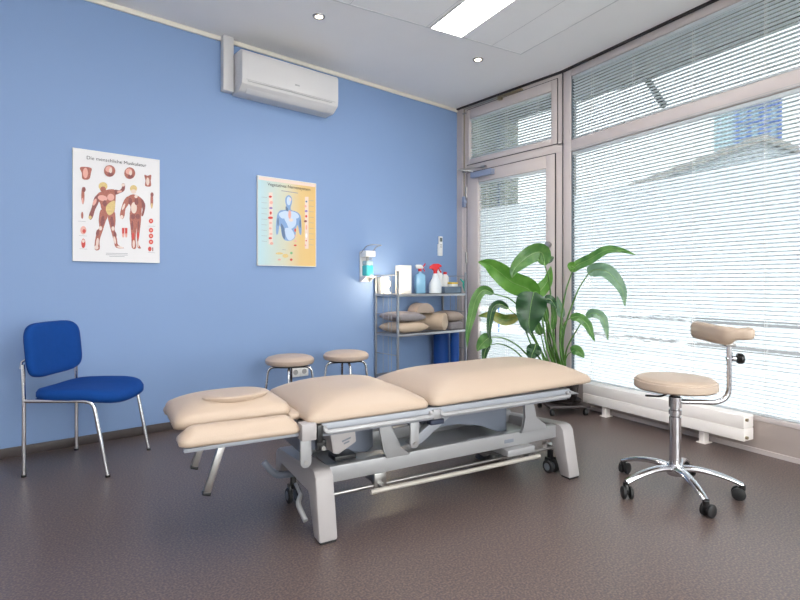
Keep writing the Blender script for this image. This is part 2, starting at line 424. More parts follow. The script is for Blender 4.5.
for zz in (.35, 1.25, 1.93): f.cyl((3.948, 3.706, zz), (3.948, 3.706, zz+.11), .010)
droot(f, 'hinges', M_STEEL)
f = MB(); dbox(f, 3.707, 3.699, .0, 2.186, 3.956, 3.963); dbox(f, 3.702, 2.644, 2.1825, 2.1878, 3.956, 3.963); dbox(f, 2.648, 2.6405, 0, 2.186, 3.956, 3.963)
droot(f, 'door_gasket', M_FRAMED)
fan = empty('window_2', loc=(3.96, 3.2, 0), kind='structure')
ty0, ty1, tz0, tz1 = 3.665, 2.684, 2.318, 2.745
f = MB()
dbox(f, 3.702, ty0, 2.268, 2.836, 3.952, 4.01, .003); dbox(f, ty1, 2.625, 2.268, 2.836, 3.952, 4.01, .003)
dbox(f, ty0, ty1, tz1, 2.836, 3.952, 4.01, .003); dbox(f, ty0, ty1, 2.268, tz0, 3.952, 4.01, .003)
droot(f, 'window_sash', M_FRAME, fan)
f = MB(); dbox(f, 3.712, 2.571, 2.842, 2.872, 3.96, 4.03); dbox(f, 2.619, 2.571, 2.25, 2.872, 3.962, 4.03); dbox(f, 3.712, 3.706, 2.25, 2.872, 3.962, 4.03)
droot(f, 'window_frame', M_FRAME, fan)
f = MB(); dbox(f, 3.706, 2.619, 2.836, 2.842, 3.957, 3.97); dbox(f, 3.706, 2.619, 2.262, 2.268, 3.957, 3.97); dbox(f, 2.625, 2.619, 2.262, 2.842, 3.957, 3.97)
droot(f, 'window_gasket', M_FRAMED, fan)
f = MB(); dbox(f, ty0, ty1, tz0, tz1, 3.99, 3.996); droot(f, 'pane', M_GLASS, fan)
f = MB(); dbox(f, ty0, ty1, tz0, tz1, 3.998, 4.0); droot(f, 'added_dim_film', M_DIMFILM, fan)  # added dimming layer on the fanlight
f = MB(); dbox(f, 2.573, 2.5695, 0, 2.872, 3.955, 3.965); struct(f, 'trim_6', M_FRAMED)

# ---- main window wall
SEND = 3.35
win = empty('window_1', loc=W0, kind='structure'); win.rotation_euler = (0, 0, atan2(WD.y, WD.x))
# local frame of win: x along wall, y = outward normal
def wb(m, s0, s1, z0, z1, o0, o1, bev=0): m.box(s0, s1, o0, o1, z0, z1, bev)
SG0 = .090
f = MB(); wb(f, .004, SG0, 0, 2.872, 0, .07, .004); wb(f, SEND, SEND+.1, 0, 2.872, 0, .07, .004)
wb(f, SG0, SEND, 2.812, 2.872, .0, .07, .004); wb(f, SG0, SEND, 2.163, 2.266, 0, .07, .004)
wb(f, SG0, SEND, .195, .224, -.004, .07, .003)
f.build('window_frame', M_FRAME, win)
f = MB(); wb(f, SG0, SEND, .266+1.9, 2.172, -.0045, -.0, 0); wb(f, SG0, SEND, 2.180, 2.183, -.0015, 0); f.build('shadow_groove', M_SEAM, win)
f = MB(); wb(f, SG0, SEND, .224, 2.163, .035, .041); f.build('pane', M_GLASS, win)
f = MB(); wb(f, SG0, SEND, 2.266, 2.812, .035, .041); f.build('pane', M_GLASS, win)
f = MB()
for z0, z1 in ((.224, .482), (.4845, .598), (.638, .760), (.802, 1.79)): wb(f, SG0, SEND, z0, z1, .043, .045)
f.build('frosted_film', M_FILM, win)
f = MB(); wb(f, SG0, SEND, 1.79, 2.163, .043, .045); f.build('added_dim_film', M_DIMFILM, win)  # added dimming layers on the clear glass, here and in the upper pane
f = MB(); wb(f, SG0, SEND, 2.266, 2.812, .043, .045); f.build('added_dim_film', M_DIMFILM, win)
f = MB(MW); f.box(0, SEND+.1, 0, .10, .03, .195); f.box(0, SEND+.1, -.0, .02, 0, .03); struct(f, 'wall_right', M_SILL)
f = MB(MW); f.box(SEND+.1, SE+.05, 0, .12, 0, CZ); struct(f, 'wall_right_rear', M_WHITEWALL)
f = MB(MW); f.box(.02, SE, -.012, 0, 0, .028); struct(f, 'baseboard_right', M_FRAME)

# ---- blinds
def blind(label, root_loc, rz, x0, x1, z0, z1, cords, pitch=.0255, off=.012, room=1):
    """slats run along local x; room side is +y"""
    r = empty('venetian_blind', label, 'blind', root_loc, rz, 'venetian blinds in the glazing')
    n = int((z1-.03-z0)/pitch); m = MB()
    for k in range(n):
        z = z1-.03-pitch*(k+.5)
        # arched slat, 23 mm deep, room edge slightly higher
        prof = [(-.0105, .0036), (-.004, .0021), (.004, -.0007), (.0105, -.0040)] if room < 0 else [(-.0105, -.0040), (-.004, -.0007), (.004, .0021), (.0105, .0036)]
        ring = [(y+off, z+h) for y, h in prof] + [(y+off, z+h-.0006) for y, h in prof[::-1]]
        m.prism(ring, x0, x1, 'x')
    m.build('slats', M_SLAT, r, sharp=50)
    m = MB(); m.box(x0-.002, x1+.002, off-.013, off+.013, z1-.027, z1-.002, .002); m.build('head_rail', M_SLAT, r)
    m = MB(); m.box(x0, x1, off-.011, off+.011, z0+.002, z0+.012, .002); m.build('bottom_rail', M_SLAT, r)
    for c in cords:
        m = MB(); m.box(c-.0012, c+.0012, off+.0115, off+.0125, z0+.006, z1-.02); m.box(c-.0012, c+.0012, off-.0125, off-.0115, z0+.006, z1-.02)
        m.build('ladder_cord', M_WHITEM, r)
    return r
rzW = atan2(WD.y, WD.x)
ROOM_W = 1 if Vector((-sin(rzW), cos(rzW), 0)).dot(WN) < 0 else -1
ROOM_D = 1 if Vector((-sin(-pi/2), cos(-pi/2), 0)).x < 0 else -1
wloc = W0+WN*(-.0)
blind('wide white slatted blind filling the large lower window pane', W0+WN*.020, rzW, SG0+.012, SEND-.004, .226, 2.160, (.30, .684, 1.145, 1.588, 2.1, 2.6, 3.1), off=.0, room=ROOM_W)
blind('low wide slatted blind in the upper pane over the large window', W0+WN*.020, rzW, SG0+.012, SEND-.004, 2.270, 2.810, (.30, .684, 1.145, 1.588, 2.1, 2.6, 3.1), off=.0, room=ROOM_W)
blind('narrow tall slatted blind on the glazed door', (3.975, 3.2, 0), -pi/2, -.344, .454, .203, 2.066, (-.24, 0, .34), off=.0, room=ROOM_D)
blind('small slatted blind in the fanlight above the glazed door', (3.975, 3.2, 0), -pi/2, -.462, .512, 2.321, 2.743, (-.36, 0, .36), off=.0, room=ROOM_D)
# toothed guide strips at the window edges
f = MB(MW)
for z0, z1 in ((.226, 2.16), (2.27, 2.81)): f.box(SG0, SG0+.010, .006, .030, z0, z1)
struct(f, 'trim_7', mat('guide_rail_dark', (92, 104, 112), .5))

# ------------------------------------------------------------------ outside
f = MB(); f.box(-20, 20, -30, YB-.2, -.33, -.30); o = f.build('rear_bounce_ground', mat('rear_bounce_white', (238, 236, 232), .8)); o['kind'] = 'structure'  # pale ground added to bounce light through the rear window onto the ceiling
f = MB(); f.box(3.4, 60, YB-.2, 60, -.32, -.30); f.build('street', M_STREET)['kind'] = 'structure'
f = MB(MW); f.box(-3, 8, .13, 5.5, -.30, -.28); o = f.build('facade_bounce_ground', mat('facade_bounce_white', (226, 224, 220), .85)); o['kind'] = 'structure'  # pale strip added along the facade to reflect light up to the ceiling
f = MB(); f.prism([(6, 2.25), (45, 16.9), (45, -20), (6, -20)], -.299, -.285); o = f.build('driveway', M_ASPH); tag(o, None, None, None, 'structure')
f = MB(); f.box(4.35, 4.9, 3.775, 4.3, -.3, 3.0); tag(f.build('masonry_pillar', M_CONC), 'rough grey rendered pillar outside, seen at the top left of the glazed door', 'pillar')
f = MB(); f.cyl((4.45, 3.69, -.3), (4.45, 3.69, 3.0), .012); tag(f.build('downpipe', M_TOWERB), 'thin pale blue pipe just right of the rendered pillar outside the door', 'pipe')
can = MB(MW); can.box(.0, 4.2, .12, .86, 2.93, 3.05, .004); can.box(0, 4.2, .80, .86, 2.90, 3.10)
MD = Matrix(); can.M = MD; can.box(4.08, 4.86, 2.40, 3.85, 2.93, 3.05)
o = can.build('entrance_canopy', M_CANOPY); tag(o, 'dark grey flat canopy projecting outside above the upper windows', 'canopy')
ST = MB()
ST.tube([at(632, 56, 4.30), at(664, 106, 3.86)], .024, 6); tag(ST.build('canopy_strut', M_STRUT), 'grey green diagonal strut propping the canopy outside the upper window pane', 'strut')
# glass tower and roofs across the street
def far(px, py, d): return at(px, py, d)
tw = empty('office_tower', 'blue framed glass tower outside, seen in the upper right of the large window', 'building', far(760, 250, 30), TH-pi/2-.12)
base = far(760, 250, 30); 
m = MB(); zz = 12.1-base.z; hb = -base.z-.3
m.box(-1.15, 1.1, .15, 3, hb, zz-.0); m.build('glazed_body', M_TOWERG, tw)
m = MB()
for x in (-1.2, -.55, .1, .5, 1.1): m.box(x-.09, x+.09, 0, .16, hb, zz)
for k in range(13): m.box(-1.2, 1.1, .02, .14, hb+.3+k*.95, hb+.38+k*.95)
m.box(-1.25, 1.15, 0, .2, zz-.5, zz); m.build('blue_frame', M_TOWERB, tw)
hr = empty('gabled_house', 'pale house with a long sloping grey roof outside, beyond the upper half of the window', 'building', far(700, 284, 22)-Vector((0, 0, CAM_H)), TH-pi/2)
m = MB(); m.prism([(-4.6, -.3), (8.6, -.3), (8.6, 4.9), (2.6, 7.15), (-4.6, 4.45)], 0, 5, 'y'); m.build('wall', M_PALEB, hr)
m = MB(); m.prism([(-5.0, 4.55), (2.6, 7.4), (9.0, 5.0), (9, 4.7), (2.6, 7.1), (-5, 4.25)], -.2, 5.2, 'y'); m.build('roof', M_ROOF, hr)

# ------------------------------------------------------------------ radiator
r = empty('radiator', 'long low off-white convector radiator on the floor under the large window', 'radiator', W0+WD*.33-WN*.075, rzW)
L_ = 1.21
m = MB(); m.box(0, L_, -.055, .055, .082, .155, .004); m.box(0, L_, -.055, .055, .158, .236, .004); m.box(.004, L_-.004, -.05, .05, .15, .162); m.build('panel', M_RAD, r)
for zz in (.105, .212):
    for yy in (-.032,):
        m = MB(); m.cyl((L_, yy, zz), (L_+.012, yy, zz), .010, n=6); m.build('end_plug', M_BRASS, r)
for s in (.18, .94):
    m = MB(); m.box(s-.016, s+.016, -.03, .03, 0, .083, .002); m.box(s-.03, s+.03, -.04, .04, 0, .005); m.build('foot', M_RAD, r)

# ------------------------------------------------------------------ wall fittings
# air conditioner
r = empty('air_conditioner', 'white wall mounted split air conditioner high on the blue wall', 'air conditioner', (1.925, 3.85, 2.462))
prof = [(0, .30), (-.175, .30), (-.196, .29), (-.205, .27), (-.205, .085), (-.195, .045), (-.14, .008), (-.12, 0), (0, 0)]
m = MB(); m.prism(prof, -.415, .415, 'x', .006); m.build('casing', M_ACW, r)
m = MB()
a = Vector((0, -.203, .055)); b = Vector((0, -.128, .0))
m.prism([(-.2025, .068), (-.2005, .058), (-.138, -.002), (-.130, -.003), (-.130, .004), (-.19, .06)], -.36, .34, 'x'); m.build('louvre', M_ACW, r)
m = MB(); m.box(-.385, .385, -.2062, -.2045, .0745, .077); m.box(-.372, .352, -.209, -.2, .064, .0665); m.build('louvre_gap', M_SEAM, r)
m = MB(); m.box(.015, .055, -.2062, -.2045, .125, .137, .001); m.build('badge', M_SEAM, r)
f = MB(); f.box(1.425, 1.505, 3.79, 3.85, 2.475, CZ, .004); tag(f.build('cable_duct', M_ACW), 'white vertical pipe duct on the blue wall left of the air conditioner', 'duct')
# remote control
r = empty('remote_control', 'slim white remote control in a holder on the blue wall above the wire shelf', 'remote control', (3.70, 3.85, 1.32))
m = MB(); m.box(-.030, .030, -.018, 0, 0, .12, .004); m.build('holder', M_WHITE, r)
m = MB(); m.box(-.024, .024, -.026, -.006, .02, .20, .005); m.build('body', M_WHITE, r)
m = MB(); m.box(-.017, .017, -.0268, -.0255, .145, .185); m.build('display', mat('lcd_grey', (110, 120, 118), .2), r)
m = MB()
for i in range(2):
    for k in range(2): m.box(-.014+i*.016, -.004+i*.016, -.028, -.0255, .085+k*.022, .097+k*.022, .001)
m.build('buttons', M_SEAM, r)
# wall socket
r = empty('wall_socket', 'white power socket on the blue wall between the two beige stools', 'socket', (2.045, 3.85, .26))
m = MB(); m.box(-.041, .041, -.012, 0, 0, .082, .004); m.build('cover_plate', M_WHITE, r)
m = MB(M=Matrix.Translation((0, -.013, .041)) @ Matrix.Rotation(pi/2, 4, 'X')); m.lathe([(.0001, .000), (.017, .0005), (.018, .003), (.021, .003), (.021, -.002), (.0001, -.002)], n=24); m.build('socket_well', M_SEAM, r)
r2 = copy_tree(r); r2.location = (2.126, 3.85, .26); r2['label'] = 'white power socket on the blue wall, right one of the pair behind the stools'
r['label'] = 'white power socket on the blue wall, left one of the pair behind the stools'
r['group'] = r2['group'] = 'wall sockets behind the stools'
# soap dispenser
r = empty('soap_dispenser', 'white wall soap dispenser with turquoise liquid and wire lever on the blue wall', 'dispenser', (2.745, 3.85, 1.05))
m = MB(); m.box(-.05, .05, -.02, 0, 0, .275, .006); m.box(-.055, .055, -.11, -.02, .225, .28, .008); m.box(-.055, .055, -.105, -.015, .04, .052, .003)
m.prism([(-.02, .0), (-.02, .04), (-.10, .045), (-.10, .04)], -.05, -.044, 'x'); m.prism([(-.02, .0), (-.02, .04), (-.10, .045), (-.10, .04)], .044, .05, 'x'); m.build('housing', M_WHITE, r)
m = MB(); m.box(-.040, .040, -.098, -.025, .053, .15, .012, 3); m.build('liquid', M_TEAL, r)
m = MB(); m.box(-.038, .038, -.096, -.027, .148, .19, .010, 3); m.build('bottle', mat('pale_bottle_plastic', (196, 226, 236), .2, trans=.3), r)
m = MB(); m.cyl((0, -.06, .188), (0, -.06, .226), .014); m.cyl((0, -.07, .205), (0, -.13, .205), .004); m.build('pump', M_SEAM, r)
m = MB(); m.tube(fillet([(-.056, -.03, .255), (-.056, -.12, .32), (-.056, -.21, .325), (.056, -.21, .325), (.056, -.12, .32), (.056, -.03, .255)], .03), .0035, 8); m.build('lever', M_STEEL, r)

# ------------------------------------------------------------------ posters
def text_mesh(name, s, size, m, parent, loc, rot=(pi/2, 0, 0)):
    c = bpy.data.curves.new(name+'_curve', 'FONT'); c.body = s; c.size = size; c.align_x = 'CENTER'; c.align_y = 'CENTER'
    t = bpy.data.objects.new('tmp', c); COL.objects.link(t)
    bpy.context.view_layer.update()
    me = bpy.data.meshes.new_from_object(t.evaluated_get(bpy.context.evaluated_depsgraph_get())); bpy.data.objects.remove(t)
    me.materials.clear(); me.materials.append(m)
    o = bpy.data.objects.new(name, me); COL.objects.link(o); o.parent = parent; o.location = loc; o.rotation_euler = rot
    return o
PR = [mat('print_red', (172, 104, 92), .6, var=.45, vscale=95), mat('print_dark_red', (140, 84, 82), .6, var=.4, vscale=95), mat('print_yellow', (216, 190, 130), .6, var=.25, vscale=90), mat('print_pale', (226, 206, 196), .6),
      mat('print_scarlet', (206, 78, 70), .6), mat('print_pink', (224, 168, 156), .6), mat('print_grey', (150, 150, 158), .6), mat('print_black', (50, 50, 56), .6),
      mat('print_blue', (128, 160, 205), .6), mat('print_light_blue', (190, 208, 232), .6), mat('print_slate', (96, 118, 150), .6), mat('print_violet', (140, 120, 180), .6), mat('print_green', (120, 180, 130), .6), mat('print_white', (240, 240, 238), .6)]
RED, DRED, YEL, PALE, SCAR, PINK, GREY, BLK, BLU, LBL, SLT, VIO, GRN, WHT = range(14)
class Print:
    """flat shapes printed on a sheet; coordinates (u, v) run 0..1 from the top left corner"""
    def __init__(s, W, H, q): s.m = MB(); s.W, s.H, s.q = W, H, q; s.lay = 0
    def uv(s, x, y):
        x0, x1, tl, tr, bl, br = s.q; u = (x-x0)/(x1-x0); t = tl+(tr-tl)*u; b = bl+(br-bl)*u; return u, (y-t)/(b-t)
    def poly(s, pts, c):
        s.lay += 1; d = -.0003-.00002*s.lay
        P = [s.uv(x, y) for x, y in pts]; s.m.mi = c
        s.m.poly([((u-.5)*s.W, d, (1-v)*s.H) for u, v in P])
    def ell(s, x, y, rx, ry, c, n=16, a=0):
        s.poly([(x+rx*cos(t)*cos(a)-ry*sin(t)*sin(a), y+rx*cos(t)*sin(a)+ry*sin(t)*cos(a)) for t in [2*pi*k/n for k in range(n)]], c)
    def done(s, parent): return s.m.build('print', PR, parent, sharp=180)
def smooth2(pts, n=3):
    P = [Vector((x, y, 0)) for x, y in pts]; N = len(P); out = []
    for i in range(N):
        a, b, c, d = P[i-1], P[i], P[(i+1) % N], P[(i+2) % N]
        for k in range(n):
            t = k/n; v = .5*((2*b)+(c-a)*t+(2*a-5*b+4*c-d)*t*t+(3*b-a-3*c+d)*t**3); out.append((v.x, v.y))
    return out
def poster(name, label, x0, x1, z0, z1, sheet_m):
    W, H = x1-x0, z1-z0
    r = empty(name, label, 'poster', ((x0+x1)/2, 3.832, z0))
    m = MB(); e = .004; dd = .018
    m.box(-W/2-e, W/2+e, -.003, dd, -e, 0); m.box(-W/2-e, W/2+e, -.003, dd, H, H+e); m.box(-W/2-e, -W/2, -.003, dd, 0, H); m.box(W/2, W/2+e, -.003, dd, 0, H)
    m.build('frame', M_WHITEM, r)
    m = MB(); m.box(-W/2, W/2, 0, dd, 0, H); m.build('sheet', sheet_m, r)
    return r, W, H
r, W, H = poster('anatomy_poster', 'white framed muscle chart with two red standing figures on the blue wall', .482, .988, 1.180, 1.888, mat('poster_paper', (226, 224, 226), .5))
p = Print(W, H, (59, 453, 40, 95, 552, 558))
def fig(pts, c): p.poly(smooth2(pts), c)
fig([(150, 272), (165, 245), (182, 236), (215, 226), (243, 232), (243, 285), (236, 335), (206, 348), (182, 322), (172, 285)], RED)
fig([(172, 250), (150, 262), (137, 310), (124, 350), (132, 366), (143, 352), (152, 320), (168, 285)], DRED)
fig([(240, 228), (262, 230), (274, 215), (272, 202), (282, 198), (288, 208), (284, 232), (262, 244), (242, 250)], DRED)
fig([(178, 318), (168, 365), (170, 400), (155, 440), (150, 500), (172, 500), (172, 460), (186, 415), (200, 370), (208, 345)], RED)
fig([(208, 342), (238, 325), (244, 370), (240, 410), (250, 450), (256, 480), (284, 494), (246, 492), (234, 455), (222, 410)], RED)
fig([(204, 300), (222, 283), (241, 280), (238, 325), (215, 345), (200, 322)], YEL)
for x, y, rx, ry, c, a in ((185, 266, 22, 13, PINK, .2), (222, 262, 16, 16, PINK, 0), (185, 370, 9, 24, DRED, .15), (228, 375, 8, 25, DRED, -.1), (163, 425, 7, 16, DRED, .2), (242, 430, 6, 14, DRED, -.3),
                        (162, 470, 6, 22, PALE, .1), (240, 458, 5, 18, PALE, -.2), (232, 405, 7, 10, PALE, 0), (176, 404, 7, 10, PALE, 0), (130, 355, 7, 8, YEL, 0), (279, 206, 8, 7, PALE, 0), (150, 285, 7, 17, PINK, .4), (262, 236, 12, 5, PINK, -.2),
                        (187, 212, 20, 19, YEL, 0), (187, 226, 13, 13, RED, 0), (195, 290, 10, 14, DRED, 0), (158, 492, 9, 10, PALE, 0), (264, 490, 16, 4, PALE, .2)): p.ell(x, y, rx, ry, c, a=a)
fig([(298, 262), (326, 248), (360, 262), (380, 285), (368, 312), (364, 350), (338, 362), (310, 350), (314, 305), (298, 282)], RED)
fig([(302, 258), (283, 276), (268, 320), (264, 350), (276, 362), (286, 345), (290, 315), (306, 290)], RED)
fig([(364, 266), (384, 292), (382, 322), (374, 346), (366, 346), (371, 320), (367, 292)], DRED)
fig([(310, 345), (314, 400), (318, 450), (320, 492), (340, 494), (338, 450), (342, 400), (340, 350)], RED)
fig([(340, 350), (342, 400), (344, 450), (346, 490), (364, 494), (352, 470), (358, 420), (364, 348)], RED)
for x, y, rx, ry, c, a in ((328, 222, 17, 16, YEL, 0), (328, 236, 13, 10, PALE, 0), (330, 310, 14, 26, PALE, 0), (342, 280, 10, 18, DRED, 0), (312, 280, 9, 16, DRED, 0), (325, 350, 12, 12, DRED, 0), (349, 350, 11, 12, DRED, 0),
                        (322, 390, 5, 22, DRED, 0), (352, 390, 5, 22, DRED, 0), (326, 440, 6, 18, SCAR, 0), (350, 436, 5, 16, SCAR, 0), (329, 475, 6, 18, PALE, 0), (350, 475, 4, 16, PALE, 0), (272, 352, 8, 9, PALE, 0), (281, 305, 5, 16, PALE, .4), (340, 258, 8, 8, PALE, 0)): p.ell(x, y, rx, ry, c, a=a)
fig([(86, 128), (108, 124), (136, 130), (134, 150), (126, 180), (98, 180), (94, 152)], RED); p.ell(110, 152, 11, 24, PINK)
for x, y in ((217, 142), (310, 152)):
    p.ell(x, y, 26, 27, RED); p.ell(x-4, y-8, 16, 14, PINK); p.ell(x+3, y+16, 14, 10, DRED); p.ell(x+4, y-2, 7, 12, PALE)
fig([(380, 160), (396, 164), (414, 160), (412, 186), (412, 212), (384, 210), (386, 186)], RED); p.ell(397, 190, 8, 18, PALE)
p.ell(99, 256, 7, 40, RED); p.ell(103, 228, 8, 12, DRED); p.ell(98, 280, 4, 15, PINK); p.ell(417, 276, 7, 38, RED); p.ell(418, 250, 8, 10, DRED); p.ell(417, 300, 4, 12, YEL)
p.ell(96, 346, 5, 16, RED); p.ell(101, 414, 13, 19, PINK); p.ell(104, 418, 7, 9, SCAR); p.ell(101, 474, 9, 22, SCAR); p.ell(101, 464, 6, 8, PALE)
for x in (279, 293): p.poly([(x-6, 402), (x+6, 402), (x+5, 440), (x-5, 440)], SCAR); p.ell(x, 436, 5, 10, PINK)
for y in (370, 412, 438, 465): p.ell(413, y, 11, 11, SCAR); p.ell(413, y, 5, 4, PINK)
p.ell(407, 497, 9, 11, SCAR); p.poly([(419, 490), (424, 490), (424, 507), (419, 507)], DRED)
for k, (a, b) in enumerate(((200, 300), (200, 300), (215, 285))): p.poly([(a, 517+k*7), (b, 518+k*7), (b, 520+k*7), (a, 519+k*7)], GREY)
for x, y in ((78, 372), (82, 438), (84, 498), (400, 392), (398, 512)):
    p.poly([(x, y), (x+34, y+2), (x+34, y+3.2), (x, y+1.2)], GREY)
p.done(r)
u, v = p.uv(252, 100)
text_mesh('title', 'Die menschliche Muskulatur', .031, PR[BLK], r, ((u-.5)*W, -.0022, (1-v)*H))

def mk_grad(W):
    m, N, L, b = new_mat('poster_two_tone_paper'); tc = N.new('ShaderNodeTexCoord'); sx = N.new('ShaderNodeSeparateXYZ'); L.new(tc.outputs['Object'], sx.inputs[0])
    mr = N.new('ShaderNodeMapRange'); mr.inputs[1].default_value = -W/2; mr.inputs[2].default_value = W/2; L.new(sx.outputs[0], mr.inputs[0])
    cr = N.new('ShaderNodeValToRGB'); L.new(mr.outputs[0], cr.inputs[0]); e = cr.color_ramp.elements
    e[0].position = 0; e[0].color = srgb(176, 208, 218); e[1].position = 1; e[1].color = srgb(222, 186, 122); q = e.new(.45); q.color = srgb(204, 204, 184); q2 = e.new(.72); q2.color = srgb(218, 188, 130)
    L.new(cr.outputs[0], b.inputs['Base Color']); b.inputs['Roughness'].default_value = .5; return m
r, W, H = poster('nerve_poster', 'framed chart fading from pale blue to ochre with a bluish torso, on the blue wall', 1.715, 2.231, 1.180, 1.878, mk_grad(.516))
p = Print(W, H, (41, 350, 60, 105, 545, 552))
p.poly([(44, 62), (347, 106), (347, 122), (44, 80)], PALE)
fig([(160, 246), (182, 244), (187, 226), (181, 200), (184, 176), (200, 164), (216, 178), (218, 202), (211, 228), (214, 246), (240, 254), (264, 276), (270, 330), (268, 380), (258, 372), (250, 330), (240, 345), (236, 390), (214, 412), (180, 410), (164, 385), (158, 345), (150, 330), (144, 372), (134, 378), (132, 330), (138, 275), (148, 254)], BLU)
fig([(150, 262), (186, 250), (200, 262), (196, 284), (168, 292), (152, 280)], LBL); fig([(216, 252), (246, 264), (256, 284), (240, 292), (214, 284), (210, 264)], LBL)
fig([(186, 258), (222, 258), (240, 290), (236, 330), (205, 350), (190, 320), (176, 290)], LBL)
fig([(158, 320), (176, 345), (180, 402), (166, 388)], SLT); fig([(180, 345), (214, 350), (232, 390), (205, 412), (186, 390)], LBL)
fig([(184, 225), (196, 238), (194, 252), (184, 246)], SLT); p.ell(200, 196, 11, 24, LBL); p.ell(208, 188, 6, 10, PALE); p.ell(205, 270, 8, 24, PINK); p.ell(212, 300, 12, 9, PALE); p.ell(143, 310, 4, 24, SLT); p.ell(262, 320, 4, 24, SLT)
for x0, ys in ((104, 162), (298, 186)): p.poly([(x0-9, ys-12), (x0+11, ys-12), (x0+11, ys+270), (x0-9, ys+270)], PALE)
for x, y, rx, ry, c in ((103, 173, 8, 6, SCAR), (108, 205, 9, 9, PINK), (106, 235, 9, 6, VIO), (105, 262, 6, 9, SCAR), (104, 288, 13, 7, SCAR), (104, 316, 8, 6, PINK), (103, 346, 7, 6, PINK), (106, 376, 8, 5, PINK), (103, 399, 9, 6, SCAR), (110, 428, 9, 8, PINK),
                        (297, 200, 5, 5, SLT), (292, 225, 7, 7, PINK), (296, 252, 8, 6, VIO), (296, 280, 6, 7, SCAR), (292, 307, 9, 6, DRED), (297, 340, 5, 14, PINK), (297, 385, 5, 12, WHT), (296, 413, 4, 4, SCAR), (291, 438, 6, 5, PINK),
                        (235, 355, 5, 10, SCAR), (236, 385, 6, 5, PINK), (236, 415, 7, 5, PINK), (235, 438, 8, 5, SCAR), (214, 480, 7, 7, GRN), (213, 516, 7, 7, SCAR), (150, 516, 9, 5, PINK), (182, 495, 16, 11, YEL), (150, 482, 20, 6, YEL)): p.ell(x, y, rx, ry, c)
for k in range(9):
    y = 180+k*30; p.poly([(58, y-6), (86, y-3), (86, y-1.5), (58, y-4.5)], GREY); p.poly([(312, y+14), (338, y+16), (338, y+17.5), (312, y+15.5)], GREY)
p.poly([(160, 138), (250, 152), (250, 156), (160, 142)], GREY); p.poly([(165, 460), (185, 462), (185, 464), (165, 462)], GREY)
p.done(r); u, v = p.uv(204, 120)
text_mesh('title', 'Vegetatives Nervensystem', .036, PR[BLK], r, ((u-.5)*W, -.0022, (1-v)*H))

# ------------------------------------------------------------------ blue visitor chair
CA = atan2(-.635, .772)
CX, CY = .345, 3.575   # middle of the rear legs
r = empty('visitor_chair', 'royal blue upholstered chair with a chrome tube frame against the blue wall', 'chair', (CX, CY, 0), CA)
# local x forward, y to the chair's left (towards the wall side), width .448
hw = .224
for sy in (-1, 1):
    m = MB(); y = sy*hw
    m.tube(fillet([(-.0, y, .003), (-.0, y, .40), (-.006, y, .60)], .05), .0105, 12); m.build('rear_leg', M_CHROME, r)
    m = MB(); m.tube(fillet([(.0, y, .405), (.37, y, .405), (.448, y, .003)], .05), .0105, 12); m.build('front_leg', M_CHROME, r)
    for x in (0, .448):
        m = MB(); m.cyl((x, y, 0), (x, y, .012), .0125, n=12); m.build('foot_cap', M_RUBBER, r)
m = MB(); m.cyl((.03, -hw, .40), (.03, hw, .40), .008); m.cyl((.33, -hw, .397), (.33, hw, .397), .008); m.build('cross_rail', M_CHROME, r)
def sheetpad(pw, ph, fn, thick, n=18, e=3.2):
    """padded shell: superellipse outline mapped by fn(a,b,t) with t = -1 back .. 1 front"""
    m = MB(); rr = []
    lv = [(-1, 0), (-1, .6), (-1, .93), (-.55, 1), (.1, 1), (.6, .96), (.85, .86), (.97, .6), (1, .25), (1.02, 0.01)]
    K = 40
    for t, q in lv:
        ring = []
        for k in range(K):
            an = 2*pi*k/K; c, s_ = cos(an), sin(an)
            a_ = math.copysign(abs(c)**(2/e), c)*max(q, .004); b_ = math.copysign(abs(s_)**(2/e), s_)*max(q, .004)
            ring.append(fn(a_*pw/2, b_*ph/2, t*thick/2))
        rr.append(ring)
    m.rings(rr); return m
def seatf(a, b, t):
    # a forward, b sideways ; waterfall front
    z = .420+t*1.25 + (.018*(b/.24)**2 if True else 0) - .26*max(0, (a-.08))**1.35 + .02*max(0, (-a-.1))/.1*.4
    return (a+.235, b, z)
sheetpad(.47, .49, seatf, .055).build('seat', M_BLUEF, r, sharp=60)
def backf(a, b, t):
    # a sideways, b vertical
    x = -.035+t*-1 + .0 - .09*(b+.16) + .35*(a*a)*1.0
    return (x+.045*0+t*2, a, .70+b)
def backf(a, b, t): return (.004-.10*(b)+.30*a*a+t, a, .664+b)
sheetpad(.455, .300, backf, .05, e=4.6).build('backrest', M_BLUEF, r, sharp=60)
for sy in (-1, 1):
    m = MB(); m.tube([(-.018, sy*(hw), .575), (-.020, sy*(hw-.01), .61), (.0, sy*(hw-.06), .64)], .008, 8); m.build('back_bracket', M_CHROME, r)

# ------------------------------------------------------------------ beige stools by the wall
def stool(x, y, rz, label):
    r = empty('padded_stool', label, 'stool', (x, y, 0), rz, 'beige round stools by the blue wall')
    m = MB(); R = .178
    m.lathe([(.001, .440), (R-.03, .440), (R-.008, .446), (R, .462), (R-.002, .478), (R-.018, .493), (R-.05, .502), (R-.1, .507), (.001, .509)], n=40); m.build('seat', M_BEIGE2, r)
    m = MB(); m.lathe([(.001, .428), (R-.045, .428), (R-.045, .441), (.001, .441)], n=32)
    m.build('seat_plate', M_BLACKP, r)
    for k in range(4):
        a = pi/4+k*pi/2; c, s_ = cos(a), sin(a)
        m = MB(); m.tube(fillet([(c*.06, s_*.06, .420), (c*.155, s_*.155, .420), (c*.205, s_*.205, .004)], .05), .010, 10); m.build('leg', M_CHROME, r)
        m = MB(); m.cyl((c*.205, s_*.205, 0), (c*.2035, s_*.2035, .014), .012, n=12); m.build('foot_cap', M_RUBBER, r)
    m = MB(); m.lathe([(.172, .20), (.178, .195), (.184, .20), (.178, .205), (.172, .20)], n=40); m.build('foot_ring', M_CHROME, r)
    return r
